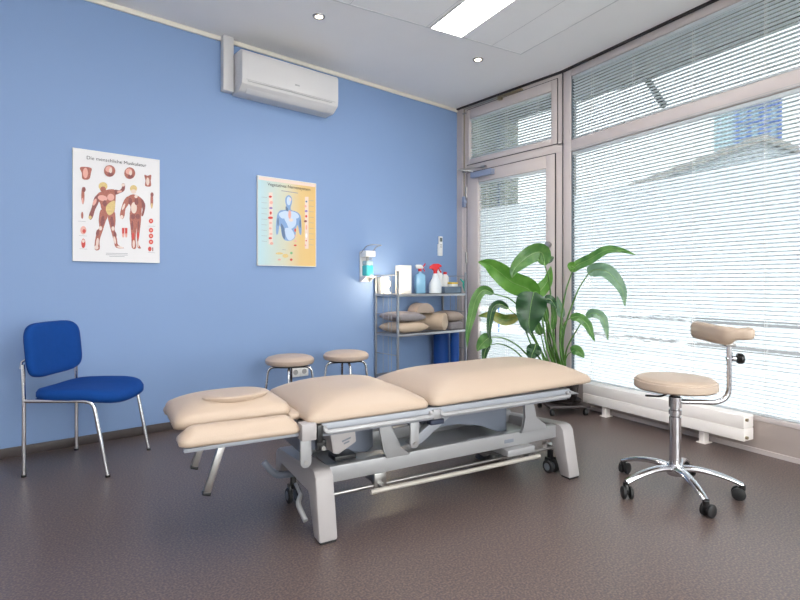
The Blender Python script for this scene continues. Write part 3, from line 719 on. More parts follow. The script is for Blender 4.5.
stool(1.795, 3.455, .25, 'beige round padded stool on chrome legs by the wall, left and nearer the poster side')
stool(2.250, 3.395, .40, 'beige round padded stool on chrome legs, right one beside the wire shelf')

# ------------------------------------------------------------------ wire shelf
X0, X1, Y0, Y1 = 2.86, 3.72, 3.50, 3.82
r = empty('wire_shelf', 'grey steel wire shelving unit in the corner against the blue wall', 'shelf', ((X0+X1)/2, (Y0+Y1)/2, 0))
cx, cy = (X0+X1)/2, (Y0+Y1)/2
def sb(): return MB(Matrix.Translation((-cx, -cy, 0)))
for x in (X0, X1):
    for y in (Y0, Y1):
        m = sb(); m.box(x-.009, x+.009, y-.009, y+.009, 0, 1.145 if y == Y0 else 1.11, .002); m.build('post', M_WIRE, r)
for z in (.94, .585, .20):
    m = sb()
    m.box(X0, X1, Y0-.006, Y0+.006, z-.022, z, .001); m.box(X0, X1, Y1-.006, Y1+.006, z-.022, z, .001)
    m.box(X0-.004, X0+.004, Y0, Y1, z-.022, z); m.box(X1-.004, X1+.004, Y0, Y1, z-.022, z)
    n = 30
    for k in range(1, n): x = X0+(X1-X0)*k/n; m.box(x-.002, x+.002, Y0, Y1, z-.006, z-.001)
    for k in range(1, 3): y = Y0+(Y1-Y0)*k/3; m.box(X0, X1, y-.003, y+.003, z-.012, z-.006)
    m.build('shelf_board', M_WIRE, r)
for x in (X0, X1):
    m = sb()
    for z in (1.11, .76, .40): m.cyl((x, Y0, z), (x, Y1, z), .0035, n=8)
    for k in range(3):
        y = Y0+.09+k*.045 + (0 if k < 2 else .03); m.cyl((x, y, .05), (x, y, 1.11 if k != 1 else .94), .0022, n=6)
    m.build('side_grid', M_WIRE, r)
ZT = .9405; ZM = .5855
# --- on the top shelf
r = empty('glowing_lamp', 'small lit lamp glowing warm white at the left end of the top shelf', 'lamp', (2.905, 3.705, ZT))
m = MB(); m.lathe([(.001, 0), (.035, 0), (.035, .012), (.012, .018), (.010, .07), (.001, .07)], n=24); m.build('base', M_WHITEM, r)
m = MB(); m.lathe([(.001, .06), (.016, .063), (.026, .080), (.028, .098), (.020, .118), (.001, .124)], n=24); m.build('lamp_shade', M_NIGHT, r)
Lp = bpy.data.lights.new('lamp_bulb', 'POINT'); Lp.energy = 4; Lp.color = (1, .82, .58); Lp.shadow_soft_size = .045
lo = bpy.data.objects.new('bulb', Lp); COL.objects.link(lo); lo.parent = r; lo.location = (-.02, -.06, .10)
f = MB(); f.box(2.875, 2.965, 3.755, 3.825, ZT, ZT+.155, .003); 
tag(f.build('paper_box', M_WHITEM), 'low white paper box right behind the glowing lamp on the top shelf', 'box', 'white boxes on the top shelf')
r = empty('tissue_box', 'tall white upright box in the middle left of the top shelf', 'box', (3.075, 3.68, ZT), -.25, 'white boxes on the top shelf')
m = MB(); m.box(-.060, .060, -.05, .05, 0, .262, .003); m.build('carton', M_WHITEM, r)
m = MB(); m.box(-.045, .045, -.051, -.0495, .03, .23); m.build('front_panel', M_LABEL, r)
def bottle_sq(x, y, label, body, cap):
    r = empty('spray_bottle', label, 'bottle', (x, y, ZT), -.35, 'bottles on the top shelf'); m = MB()
    rr = []
    for z, a, b, c in ((0, .045, .03, .010), (.004, .048, .032, .012), (.165, .048, .032, .012), (.180, .040, .028, .014), (.195, .018, .018, .0175), (.215, .0145, .0145, .014)):
        rr.append([(px, py, z) for px, py in rrect(-a, a, -b, b, c, 4)])
    m.rings(rr); m.build('body', body, r)
    m = MB(); m.cyl((0, 0, .210), (0, 0, .235), .017); m.build('cap', cap, r)
    m = MB(); m.prism([(-.045, .262), (-.04, .236), (.03, .236), (.034, .25), (.012, .272), (-.04, .272)], -.012, .012, 'y', .003)
    h = m.build('spray_head', M_WHITE, r)
    m = MB(); m.tube([(.028, 0, .252), (.046, 0, .268), (.055, 0, .285)], .006, 8); m.tube([(.03, 0, .245), (.042, 0, .225), (.05, 0, .21)], .005, 8); m.build('trigger', M_RED, h)
    return r
bottle_sq(3.262, 3.66, 'square light blue spray bottle with a small white and red head on the top shelf', M_LBLUE, M_RED)
r = empty('trigger_bottle', 'white spray bottle with a large red trigger head on the top shelf', 'bottle', (3.405, 3.60, ZT), -.3, 'bottles on the top shelf')
m = MB(); m.lathe([(.001, 0), (.052, 0), (.060, .006), (.060, .085), (.054, .105), (.030, .145), (.024, .175), (.016, .192), (.016, .20), (.001, .20)], n=28); m.build('body', mat('translucent_white_plastic', (216, 224, 232), .3), r)
m = MB(); m.cyl((0, 0, .19), (0, 0, .22), .018); m.prism([(-.060, .235), (-.055, .262), (-.02, .282), (.03, .285), (.060, .270), (.066, .255), (.03, .25), (.018, .215), (-.018, .215), (-.03, .235)], -.014, .014, 'y', .003); m.build('spray_head', M_RED, r)
m = MB(); m.tube([(.035, 0, .25), (.045, 0, .225), (.062, 0, .20)], .006, 8, flat=1.4); m.build('trigger', M_RED, r)
# slate tray with bottles
r = empty('storage_tray', 'low slate grey tray holding bottles at the right end of the top shelf', 'tray', (3.60, 3.66, ZT))
m = MB(); m.box(-.11, .125, -.10, .10, 0, .004); m.box(-.11, .125, -.10, -.096, 0, .065); m.box(-.11, .125, .096, .10, 0, .065); m.box(-.11, -.106, -.10, .10, 0, .065); m.box(.121, .125, -.10, .10, 0, .065)
m.build('tray_body', M_TRAY, r)
def wb_bottle(x, y, h, rad, cap, label):
    r = empty('plastic_bottle', label, 'bottle', (x, y, ZT+.005), 0, 'bottles on the top shelf')
    m = MB(); m.lathe([(.001, 0), (rad-.004, 0), (rad, .005), (rad, h*.74), (rad*.8, h*.82), (rad*.42, h*.88), (rad*.42, h*.92), (.001, h*.92)], n=24); m.build('body', M_WHITE, r)
    m = MB(); m.lathe([(.001, h*.89), (rad*.55, h*.89), (rad*.52, h), (.001, h)], n=20); m.build('cap', cap, r)
wb_bottle(3.555, 3.70, .225, .036, M_WHITE, 'white bottle with a white cap standing in the slate tray behind the red trigger bottle')
wb_bottle(3.645, 3.71, .205, .036, M_RED, 'white bottle with a small red cap standing in the slate tray')
r = empty('lidded_tub', 'small white tub with a flat yellow lid at the tray edge', 'tub', (3.665, 3.62, ZT+.005)); 
m = MB(); m.box(-.042, .042, -.03, .03, 0, .085, .004); m.build('tub', M_WHITE, r)
m = MB(); m.box(-.044, .044, -.032, .032, .0852, .102, .003); m.build('lid', M_YEL, r)
f = MB(M=Matrix.Translation((3.745, 3.53, ZT))); f.tube([(-.034, .03, .138), (-.012, .025, .115), (0, .02, .10), (.008, .012, .05), (.008, .005, .0)], .008, 8); f.tube([(.022, .02, .145), (.012, .02, .125), (0, .02, .10)], .007, 8); f.tube([(.0, .02, .10), (-.006, .02, .08), (.008, .01, .02)], .009, 8)
tag(f.build('rubber_strap', M_MINT), 'mint green rubber loop hanging by the right front post of the top shelf', 'strap')
# --- cushions on the middle shelf
def pillow(x, y, z, w, d, h, rz, tilt, m_, label, name='cushion'):
    T = Matrix.Translation((x, y, z)) @ Matrix.Rotation(rz, 4, 'Z') @ Matrix.Rotation(tilt, 4, 'Y')
    mb = MB(T); n = 22; top = {}; bot = {}
    for i in range(n+1):
        for j in range(n+1):
            a = -1+2*i/n; b = -1+2*j/n; q = (1-a**4)*(1-b**4); t = h/2*max(0, q)**.55*(1+.05*sin(7*a+3*b))
            pin = 1-.07*(1-a*a)*abs(b)**3; pinb = 1-.07*(1-b*b)*abs(a)**3
            X, Y = a*w/2*pinb, b*d/2*pin
            top[i, j] = mb.bm.verts.new((X, Y, h/2+t)); bot[i, j] = top[i, j] if i in (0, n) or j in (0, n) else mb.bm.verts.new((X, Y, h/2-t))
    for i in range(n):
        for j in range(n):
            mb.bm.faces.new((top[i, j], top[i+1, j], top[i+1, j+1], top[i, j+1]))
            q = [bot[i, j], bot[i, j+1], bot[i+1, j+1], bot[i+1, j]]
            try: mb.bm.faces.new(q)
            except ValueError: pass
    mb._fin(list(mb.bm.verts))
    return tag(mb.build(name, m_, None, sharp=80), label, 'cushion', 'cushions on the middle shelf')
pillow(3.060, 3.655, ZM, .38, .30, .10, .0, 0, M_SANDF, 'sand coloured flat cushion lying on the left of the middle shelf, lower of two')
pillow(3.045, 3.66, ZM+.10, .35, .29, .09, .0, .04, M_GREYF, 'grey brown flat cushion lying on top of the sand cushion, left on the middle shelf')
MR = Matrix.Translation((3.385, 3.655, ZM+.086)) @ Matrix.Rotation(-1.12, 4, 'Z') @ Matrix.Rotation(pi/2, 4, 'Y')
f = MB(MR); R = .084
f.lathe([(.001, -.15), (R-.010, -.15), (R-.002, -.145), (R, -.135), (R, .145), (R-.002, .155), (R-.010, .16), (.001, .16)], n=40)
tag(f.build('bolster', M_SANDF), 'round sand coloured bolster roll in the middle of the middle shelf', 'bolster')
MR = Matrix.Translation((3.27, 3.655, ZM+.172)) @ Matrix.Rotation(-.1, 4, 'Z')
f = MB(MR); arc = [(.10*cos(t)*1.05, .075*sin(t)*1.25) for t in [pi*k/12 for k in range(13)]]
f.prism([(x, z) for x, z in arc], -.08, .08, 'y', .008); f.M = Matrix()
tag(f.build('half_roll', M_TAUPEF), 'small half round taupe knee roll lying on top of the bolster', 'bolster')
f = MB(); f.box(3.535, 3.705, 3.52, 3.78, ZM+.0, ZM+.075, .018, 4); tag(f.build('foam_cushion', M_GREYF), 'grey flat foam block at the right of the middle shelf, under another cushion', 'cushion', 'cushions on the middle shelf')
pillow(3.605, 3.64, ZM+.078, .22, .26, .10, 0, .06, M_TAUPEF, 'taupe soft cushion lying on the grey foam block at the right of the middle shelf')
# blue mats standing on the bottom shelf
for x, y, q, lb in ((3.605, 3.725, .078, 'rolled blue exercise mat standing on the bottom shelf, left of two'), (3.655, 3.585, .044, 'thin rolled blue exercise mat standing on the bottom shelf, right beside the frame post')):
    f = MB(); f.lathe([(.001, .2), (q, .2), (q, .555), (.001, .555)], (x, y, 0), 28); tag(f.build('rolled_mat', M_BLUEMAT), lb, 'exercise mat', 'blue rolled mats under the cushions')

# ------------------------------------------------------------------ treatment table
TT = radians(-10)
r = empty('treatment_table', 'long beige padded treatment table on a grey lifting frame in the middle', 'treatment table', (1.084, 1.766, 0), TT)
# pads (local: u along the table, v away from the viewer)
m = MB(); cushion(m, -.085, .482, -.012, .60, .480, .030, .068, .16, .035); m.build('backrest_pad', M_BEIGE, r, sharp=60)
m = MB(); cushion(m, .489, 1.53, -.012, .60, .482, .032, .078, .18, .035, tilt=lambda x, y: .010*max(0, (x-1.0)/.4)); m.build('leg_pad', M_BEIGE, r, sharp=60)
def tiltH(x, y): return -.006*(-.13-x)/.4
m = MB(); cushion(m, -.552, -.105, .120, .505, .493, .042, .044, .11, .04, tilt=tiltH)
hp = m.build('head_pad', M_BEIGE, r, sharp=60)
m = MB(Matrix.Translation((-.305, .250, .5745)) @ Matrix.Rotation(-.012, 4, 'Y') @ Matrix.Diagonal((1.2, .80, 1, 1)))
m.lathe([(.10, -.012), (.108, -.004), (.109, .006), (.103, .011), (.085, .0125), (.001, .013)], n=40); m.build('nose_plug', M_BEIGE, r)
for v0_, v1_ in ((-.005, .118), (.507, .62)):
    m = MB(); cushion(m, -.548, -.105, v0_, v1_, .450, .030, .036, .058, .03, tilt=lambda x, y: .006*(-.13-x)/.4); m.build('arm_pad', M_BEIGE, r, sharp=60)
# frame under the pads
m = MB()
m.box(-.07, 1.36, .0, .035, .425, .478, .004); m.box(-.07, 1.36, .555, .59, .425, .478, .004)
for u in (-.06, .44, .90, 1.33): m.box(u-.02, u+.02, .035, .555, .43, .470, .003)
m.build('upper_frame', M_GREYL, r)
m = MB(); m.box(-.53, -.11, .012, .032, .438, .452, .002); m.box(-.53, -.11, .10, .12, .438, .451, .002); m.box(-.50, -.11, .16, .19, .470, .499, .003); m.box(-.50, -.11, .43, .46, .470, .499, .003); m.box(-.53, -.11, .53, .60, .438, .452); m.box(-.16, -.06, .14, .48, .45, .474); m.build('head_frame', M_GREYL, r)
m = MB(); m.box(-.125, -.045, .10, .50, .478, .505, .01); m.build('hinge_cover', M_BEIGE, r)
for u0_, u1_ in ((-.015, .485), (.535, 1.335)):
    m = MB(); m.tube(fillet([(u0_, -.0, .463), (u0_, -.022, .448), (u1_, -.022, .448), (u1_, -.0, .463)], .02), .010, 10, flat=.8); m.build('side_rail', M_SILVER, r)
m = MB(); m.box(.492, .53, -.016, .0, .430, .472, .003); m.build('rail_clamp', M_SILVER, r)
m = MB(); m.box(-.115, -.055, -.025, .03, .425, .490, .004); m.build('corner_block', M_WHITEC, r)
m = MB(); m.box(-.054, -.030, -.027, .01, .410, .480, .003); m.box(-.05, -.01, -.01, .012, .375, .415, .003); m.build('corner_clamp', M_BLACKP, r)
m = MB(); m.cyl((-.025, -.02, .385), (-.025, -.0, .385), .009); m.build('clamp_screw', M_STEEL, r)
# vertical links with bolts
def link(u, v, z0, z1, name='link_arm', wdt=.022):
    pts = [(u+wdt, z1), (u-wdt, z1)] + [(u+wdt*cos(t), z0+wdt*sin(t)) for t in [pi+pi*k/8 for k in range(9)]]
    m = MB(); m.prism(pts, v, v+.012, 'y', .002); o = m.build(name, M_SILVER, r)
    m = MB(); m.cyl((u, v-.004, z0), (u, v+.002, z0), .009, n=12); m.build('bolt', M_STEEL, o)
link(-.090, -.0, .335, .44); link(.405, .0, .335, .425); 
# support legs under the headrest
for v in (.09, .40):
    m = MB(Matrix.Translation((-.385, v, .44)) @ Matrix.Rotation(.31, 4, 'Y')); m.box(-.013, .013, -.012, .012, -.19, .0, .003); h = m.build('headrest_handle', M_STEEL, r)
    m = MB(Matrix.Translation((-.385, v, .44)) @ Matrix.Rotation(.31, 4, 'Y')); m.box(-.015, .015, -.014, .014, -.20, -.188, .002); m.build('handle_cap', M_BLACKP, h)
# lower chassis
m = MB(); m.box(.03, 1.36, .085, .125, .200, .268, .004); m.box(.03, 1.36, .46, .50, .200, .268, .004); m.box(.10, 1.30, .125, .46, .200, .212); m.build('chassis', M_SILVER, r)
m = MB(); m.box(.985, 1.045, .0835, .086, .222, .240, .001); m.build('type_plate', M_CEDGE, r)
# end arches : outline in (v, z)
arch = [(-.012, .008), (.058, .008), (.098, .165), (.118, .185), (.50, .185), (.52, .16), (.545, .09), (.60, .09), (.60, .17), (.585, .215), (.55, .235), (.085, .276), (.055, .272), (.035, .25)]
for uc in (.0, 1.385):
    m = MB(); m.prism(arch, uc-.04, uc+.04, 'x', .010); o = m.build('end_frame', M_WHITEC, r)
    m = MB(); m.box(uc-.034, uc+.034, -.006, .052, 0, .009, .002); m.build('rubber_foot', M_RUBBER, o)
# lift posts and shrouds
def post(pts, v0_, v1_, name, mm):
    m = MB(); m.prism(pts, v0_, v1_, 'y', .003); return m.build(name, mm, r)
p1 = post([(.262, .43), (.30, .435), (.325, .42), (.375, .30), (.425, .266), (.425, .262), (.305, .262), (.29, .30)], .075, .087, 'lift_post', M_SILVER)
m = MB(); m.cyl((.295, .068, .412), (.295, .077, .412), .010, n=12); m.build('bolt', M_STEEL, p1)
p2 = post([(1.105, .44), (1.16, .44), (1.175, .40), (1.19, .33), (1.26, .285), (1.26, .262), (1.085, .262), (1.105, .29), (1.118, .34)], .072, .088, 'lift_post', M_SILVER)
m = MB(); m.cyl((1.135, .065, .42), (1.135, .074, .42), .010, n=12); m.build('bolt', M_STEEL, p2)
post([(-.05, .425), (.30, .425), (.30, .282), (.27, .262), (.22, .270), (.12, .305), (.0, .318), (-.05, .31)], .20, .44, 'lift_shroud', M_GREYD)
post([(.62, .43), (1.10, .43), (1.10, .24), (1.04, .245), (.93, .295), (.78, .325), (.62, .32)], .20, .44, 'lift_shroud', M_GREYD)
post([(.56, .42), (.64, .42), (.47, .312), (.43, .305), (.40, .32)], .05, .09, 'scissor_arm', M_GREYL)
m = MB(); m.box(.68, .715, .190, .2, .365, .405, .002); m.build('limit_switch', M_BLACKP, r)
m = MB(); m.box(.08, .18, .12, .2, .272, .292, .003); m.build('cable_guide', M_BLACKP, r)
m = MB(Matrix.Translation((.07, .02, .385)) @ Matrix.Rotation(.12, 4, 'Y')); m.prism([(-.06, .045), (.055, .045), (.065, .0), (-.01, -.050), (-.035, -.045)], 0, .10, 'y', .006); cb = m.build('control_box', M_WHITEC, r)
m = MB(Matrix.Translation((.07, .019, .385)) @ Matrix.Rotation(-.28, 4, 'Y'))
for k, (a, b) in enumerate(((-.0, .04), (.005, .03))): m.box(a, b, -.001, .002, .0-k*.012, .006-k*.012)
m.build('button_marks', M_CEDGE, cb)
m = MB(Matrix.Translation((.545, .04, .405))); m.box(-.045, .03, -.02, .02, -.012, .012, .006, 3); m.build('hand_switch', M_CORD, r)
path = []
for k in range(61):
    t = k/60; u = .44+.21*t; z = .43-.165*t**.8; path.append((u, .30+.0045*cos(k*2.2), z+.0045*sin(k*2.2)))
m = MB(); m.tube(path, .006, 6); m.build('spiral_cable', M_CORD, r)
# foot bars and pedals
m = MB(); m.cyl((.20, .02, .155), (1.16, .02, .150), .0105, n=12); m.build('foot_bar', mat('cream_tube', (178, 172, 164), .4, .2), r)
m = MB(); m.cyl((.04, .10, .145), (1.34, .10, .145), .008, n=10); m.build('linkage_rod', M_STEEL, r)
for u in (.28, 1.12):
    m = MB(); m.box(u-.014, u+.014, .015, .30, .143, .158, .003); m.box(u-.03, u+.03, .085, .115, .135, .20, .003); m.build('bar_bracket', M_STEEL, r)
m = MB(); m.box(.98, 1.16, .05, .40, .160, .196, .006); m.build('bar_cover', M_SILVER, r)
m = MB(); m.tube(fillet([(-.055, .17, .14), (-.085, .12, .13), (-.075, .05, .085)], .02), .011, 10); m.tube([(-.05, .25, .16), (-.055, .17, .14)], .008, 8); m.build('brake_pedal', M_SILVER, r)
m = MB(); m.tube(fillet([(-.0, .43, .14), (-.09, .42, .145), (-.14, .44, .215)], .04), .011, 10, flat=1.4); m.tube(fillet([(.0, .48, .13), (-.07, .48, .135), (-.12, .49, .19)], .04), .009, 10); m.build('foot_lever', M_GREYD, r)
m = MB(); m.cyl((1.42, .22, .115), (1.56, .26, .100), .008, n=10); m.build('pedal_rod', M_STEEL, r)
m = MB(); m.tube([(1.28, .10, .16), (1.34, .16, .15), (1.38, .16, .13)], .012, 8); m.build('brake_linkage', M_STEEL, r)
m = MB(); m.prism([(1.35, .46), (1.42, .455), (1.50, .425), (1.43, .428)], .06, .075, 'y', .002); m.build('release_lever', M_SILVER, r)
m = MB(); m.box(1.335, 1.365, .0, .03, .425, .465, .003); m.build('rail_end_cap', M_BLACKP, r)
# castors
def castor(u, v):
    m = MB(); m.box(u-.012, u+.012, v-.012, v+.012, .065, .125, .003); m.prism([(v-.03, .045), (v-.018, .085), (v+.018, .085), (v+.022, .06)], u-.022, u-.016, 'x'); m.prism([(v-.03, .045), (v-.018, .085), (v+.018, .085), (v+.022, .06)], u+.016, u+.022, 'x')
    c = m.build('castor', M_BLACKP, r)
    for s in (-1, 1):
        m = MB(); q = .036; m.M = Matrix.Translation((u+s*.020, v-.005, q+.001)) @ Matrix.Rotation(pi/2, 4, 'Y')
        m.lathe([(.012, -.010), (q-.004, -.010), (q, -.006), (q, .006), (q-.004, .010), (.012, .010)], n=28); m.build('wheel', M_RUBBER, c)
        m = MB(); m.M = Matrix.Translation((u+s*.020, v-.005, q+.001)) @ Matrix.Rotation(pi/2, 4, 'Y')
        m.lathe([(.001, -.0115), (.020, -.0115), (.020, .0115), (.001, .0115)], n=20); m.build('hub_cap', M_CEDGE, c)
castor(.0, .445); castor(1.345, .125); castor(1.325, .52)
# bundle lying under the table
r = empty('foot_switch', 'black foot switch wrapped in crumpled clear plastic on the floor under the table', 'foot switch', (2.35, 2.02, 0), TT)
m = MB(); m.lathe([(.001, 0), (.075, 0), (.085, .01), (.07, .045), (.001, .055)], n=28); m.build('base', M_BLACKP, r)
m = MB(); rr = []
for q, z in ((.09, .046), (.16, .060), (.20, .085), (.17, .105), (.10, .115), (.02, .118)):
    rr.append([((q*(1+.12*sin(5*t+z*90)))*cos(t), (q*.8*(1+.12*cos(7*t+z*60)))*sin(t), z+.006*sin(9*t+q*50)) for t in [2*pi*k/36 for k in range(36)]])
m.rings(rr); m.build('plastic_wrap', M_BAG, r, sharp=15)

# ------------------------------------------------------------------ rolling stool
SXc, SYc = 2.684, 1.108
r = empty('rolling_stool', 'beige round rolling stool with a curved arm support and chrome five-star base', 'stool', (SXc, SYc, 0), TH-pi/2)
# local x = camera right, y = away from the camera
m = MB(); R = .187
m.lathe([(.001, .508), (R-.03, .508), (R-.008, .511), (R, .519), (R, .545), (R-.003, .550), (R-.007, .552), (R-.010, .560), (R-.022, .567), (R-.05, .570), (.001, .572)], n=56); m.build('seat', M_BEIGE, r)
m = MB(); m.lathe([(R-.004, .5475), (R-.0015, .5475), (R-.0012, .5505), (R-.004, .5505), (R-.004, .5475)], n=56); m.build('seam_piping', M_BEIGE2, r)
m = MB(); m.lathe([(.001, .47), (.022, .47), (.022, .50), (.08, .500), (.08, .509), (.001, .509)], n=24); m.build('seat_mount', M_BLACKP, r)
m = MB(); m.lathe([(.001, .09), (.027, .09), (.027, .372), (.022, .376), (.022, .382), (.029, .384), (.029, .405), (.022, .408), (.022, .418), (.029, .420), (.029, .470), (.024, .474), (.001, .474)], n=28); m.build('column', M_CHROME, r)
m = MB(); m.tube(fillet([(-.03, -.02, .50), (-.09, -.04, .480), (-.17, -.05, .487)], .02), .005, 8); m.build('height_lever', M_BLACKP, r)
m = MB(); m.tube(fillet([(.0, -.0, .447), (.25, -.03, .447), (.25, -.03, .70), (.25, -.03, .745)], .085, 8), .0125, 14); m.build('support_tube', M_CHROME, r)
m = MB(); m.cyl((.235, -.03, .665), (.285, -.035, .665), .008, n=12); m.cyl((.262, -.033, .665), (.275, -.034, .665), .013, n=12); k_ = m.build('knob_screw', M_CHROME, r)
m = MB(Matrix.Translation((.297, -.037, .665)) @ Matrix.Rotation(pi/2, 4, 'Y')); m.lathe([(.001, -.014), (.016, -.014), (.026, -.006), (.026, .008), (.020, .014), (.001, .014)], n=20); m.build('knob', M_BLACKP, k_)
# arm support pad: swept section
pl = spline([(.245, .26, .783), (.232, .16, .781), (.228, .05, .778), (.240, -.035, .776), (.285, -.075, .779), (.328, -.085, .783)], 6)
rr = []
for i, c in enumerate(pl):
    t = i/(len(pl)-1); a = pl[max(0, i-1)]; b = pl[min(len(pl)-1, i+1)]; tg = (b-a).normalized(); sd = tg.cross(Vector((0, 0, 1))).normalized()
    qq = min(1, max(0, (t-.62)/.09)); hh = .046-.016*qq; ww = .031
    e = min(1, sqrt(max(0, 1-(1-min(t, 1-t)/.06)**2)) if min(t, 1-t) < .06 else 1); e = max(.72, e)
    zc = c.z+.010*qq
    ring = []
    for k in range(20):
        an = 2*pi*k/20; cc, ss = cos(an), sin(an); ex = 2/3.2
        ring.append(tuple(Vector((c.x, c.y, zc)) + sd*(math.copysign(abs(cc)**ex, cc)*ww*e) + Vector((0, 0, 1))*(math.copysign(abs(ss)**ex, ss)*hh*e)))
    rr.append(ring)
m = MB(); m.rings(rr); m.build('arm_support', M_BEIGE, r, sharp=60)
m = MB(); m.box(.225, .275, -.045, -.01, .725, .742, .003); m.build('pad_bracket', M_STEEL, r)
cas = [(2.427, 1.233), (2.754, 1.394), (2.463, .900), (2.781, .852), (2.985, 1.146)]
cas = None
base_a = radians(50.5)
world = [(2.427, 1.233), (2.463, .900), (2.781, .852), (2.985, 1.146), (2.754, 1.394)]
ang0 = 0
for i, (x, y) in enumerate(world):
    v = Vector((x-SXc, y-SYc, 0)); lx, ly = v.dot(RT), v.dot(FW); a = atan2(ly, lx)
    if i == 0: ang0 = a
for k in range(5):
    a = ang0 + 2*pi*k/5 + .02; c, s_ = cos(a), sin(a); Rb = .285
    P = lambda q, z: (c*q, s_*q, z)
    m = MB(); m.tube(spline([P(.015, .118), P(.09, .122), P(.17, .112), P(.24, .092), P(Rb, .074)], 4), [.026-.0006*j for j in range(17)], 12, flat=.62); o = m.build('base_arm', M_CHROME, r)
    m = MB(); m.cyl(P(Rb, .074), P(Rb, .050), .014, n=14); m.prism([(.0, .066), (.012, .066), (.030, .045), (.030, .025), (-.002, .03)], -.006, .006, 'y', .001, M=Matrix.Translation(P(Rb, 0)) @ Matrix.Rotation(a+1.2+.9*k, 4, 'Z')); cs = m.build('castor_fork', M_BLACKP, o)
    T = Matrix.Translation(P(Rb, .030)) @ Matrix.Rotation(a+1.2+.9*k, 4, 'Z') @ Matrix.Translation((.016, 0, 0)) @ Matrix.Rotation(pi/2, 4, 'X')
    for s2 in (-1, 1):
        m = MB(T @ Matrix.Translation((0, 0, s2*.016))); m.lathe([(.001, -.009), (.023, -.009), (.0295, -.005), (.0295, .005), (.023, .009), (.001, .009)], n=24); m.build('wheel', M_RUBBER, o)
m = MB(); m.lathe([(.001, .085), (.036, .085), (.042, .095), (.042, .125), (.034, .140), (.001, .140)], n=28); m.build('base_hub', M_CHROME, r)

# ------------------------------------------------------------------ potted plant on a trolley
pc = at(562, 284, 4.17); PX, PY = pc.x, pc.y
r = empty('plant_trolley', 'dark square plant trolley on four castors below the large plant', 'plant trolley', (PX, PY, 0), -.60)
m = MB(); m.box(-.165, .165, -.165, .165, .062, .082, .004); m.build('platform', M_TROLLEY, r)
for a in (-1, 1):
    for b in (-1, 1):
        m = MB(); m.cyl((a*.135, b*.135, .062), (a*.135, b*.135, .040), .010, n=12); m.box(a*.135-.010, a*.135+.010, b*.135-.016, b*.135+.016, .024, .044, .003); o = m.build('castor', M_BLACKP, r)
        m = MB(); m.cyl((a*.135-.012, b*.135, .023), (a*.135+.012, b*.135, .023), .022, n=20); m.build('wheel', M_RUBBER, o)
r = empty('potted_plant', 'tall green plant with long arching paddle leaves in a dark pot in the window corner', 'plant', (PX, PY, .082))
Pb = Vector((PX, PY, .082))
m = MB(); m.lathe([(.001, 0), (.12, 0), (.145, .008), (.150, .025), (.143, .025), (.118, .012), (.001, .012)], n=36); m.build('saucer', M_POT, r)
m = MB(); m.lathe([(.001, .013), (.098, .013), (.112, .03), (.128, .13), (.134, .150), (.134, .165), (.124, .165), (.120, .145), (.001, .145)], n=36); m.build('pot', M_POT, r)
m = MB(); m.lathe([(.001, .1455), (.119, .1455), (.10, .156), (.001, .160)], n=28); m.build('soil', M_SOIL, r)
def dd(x, k=0):
    return (4.17 if x < 562 else 4.17-(x-562)/74*.50) + k
def leaf(mid, hwid, mt, k=0, depth=.3, fold=.25, stem=None, stem_r=.0065, n=28, seed=0, tiltv=.2, wprof=None, base_frac=.10):
    rnd = random.Random(seed*13+5)
    P3 = spline([at(x, y, dd(x, k)) for x, y in mid], max(3, n//(len(mid)-1))); N = len(P3)
    m = MB(); L_R = []
    ph = rnd.uniform(0, 6)
    for i, c in enumerate(P3):
        t = i/(N-1); a = P3[max(0, i-1)]; b = P3[min(N-1, i+1)]; tg = (b-a).normalized()
        view = (c-Vector((0, 0, CAM_H))).normalized(); side = tg.cross(view).normalized()
        nrm = side.cross(tg).normalized()
        wd = (sin(pi*min(1, t*1.0)**.62))**.75 if 0 < t < 1 else 0
        wv = hwid/FPX*dd(mid[0][0], k)*max(wd, .015)
        row = []
        for j in range(-4, 5):
            q = j/4; wav = .17*wv*sin(t*16+ph+(1.3 if j > 0 else 0))*abs(q)**2
            row.append(m.bm.verts.new(c-Pb + side*(q*wv) + nrm*(-fold*abs(q)*wv + wav + tiltv*q*wv)))
        L_R.append(row)
    for i in range(N-1):
        for j in range(8):
            fc = m.bm.faces.new((L_R[i][j], L_R[i][j+1], L_R[i+1][j+1], L_R[i+1][j])); fc.material_index = 0
    lf = m.build('leaf', [mt], r, sharp=180)
    m = MB(); m.tube([p_-Pb-(p_-Vector((0, 0, CAM_H))).normalized()*.001 for p_ in P3], [.0034*(1-.75*i/(N-1)) for i in range(N)], 6); m.build('midrib', M_RIB, lf)
    if stem:
        pts = [Vector((Pb.x+stem[0][0], Pb.y+stem[0][1], Pb.z+.15))] + [at(x, y, dd(x, k*.9)) for x, y in stem[1:]] + [P3[0]]
        sp = spline(pts, 6); m = MB(); m.tube([q-Pb for q in sp], [stem_r*(1.55-.85*min(1, i/len(sp)*1.1)) for i in range(len(sp))], 8); m.build('stem', M_STEM, r)
leaf([(537, 299), (528, 289), (512, 282), (497, 270), (488, 264), (478, 262)], 11, M_LEAFL, .02, seed=1, stem=[(-.02, .01), (551, 345), (544, 315)], tiltv=.3)
leaf([(545, 266), (542, 253), (532, 254), (521, 262), (514, 270), (512, 278)], 9, M_LEAF, -.05, seed=2, stem=[(.0, .0), (555, 345), (551, 300), (549, 280)], tiltv=.1)
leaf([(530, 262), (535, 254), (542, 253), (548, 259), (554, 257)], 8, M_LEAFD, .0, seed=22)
leaf([(533, 300), (541, 290), (548, 280), (551, 266)], 6.5, M_LEAFL, .10, seed=3, stem=[(.02, .03), (556, 350), (545, 320)])
leaf([(534, 292), (532, 300), (530, 312), (529, 324), (531, 334)], 15, M_LEAFD, -.14, seed=4, stem=[(-.03, -.03), (548, 350), (541, 310), (538, 294)], tiltv=.1)
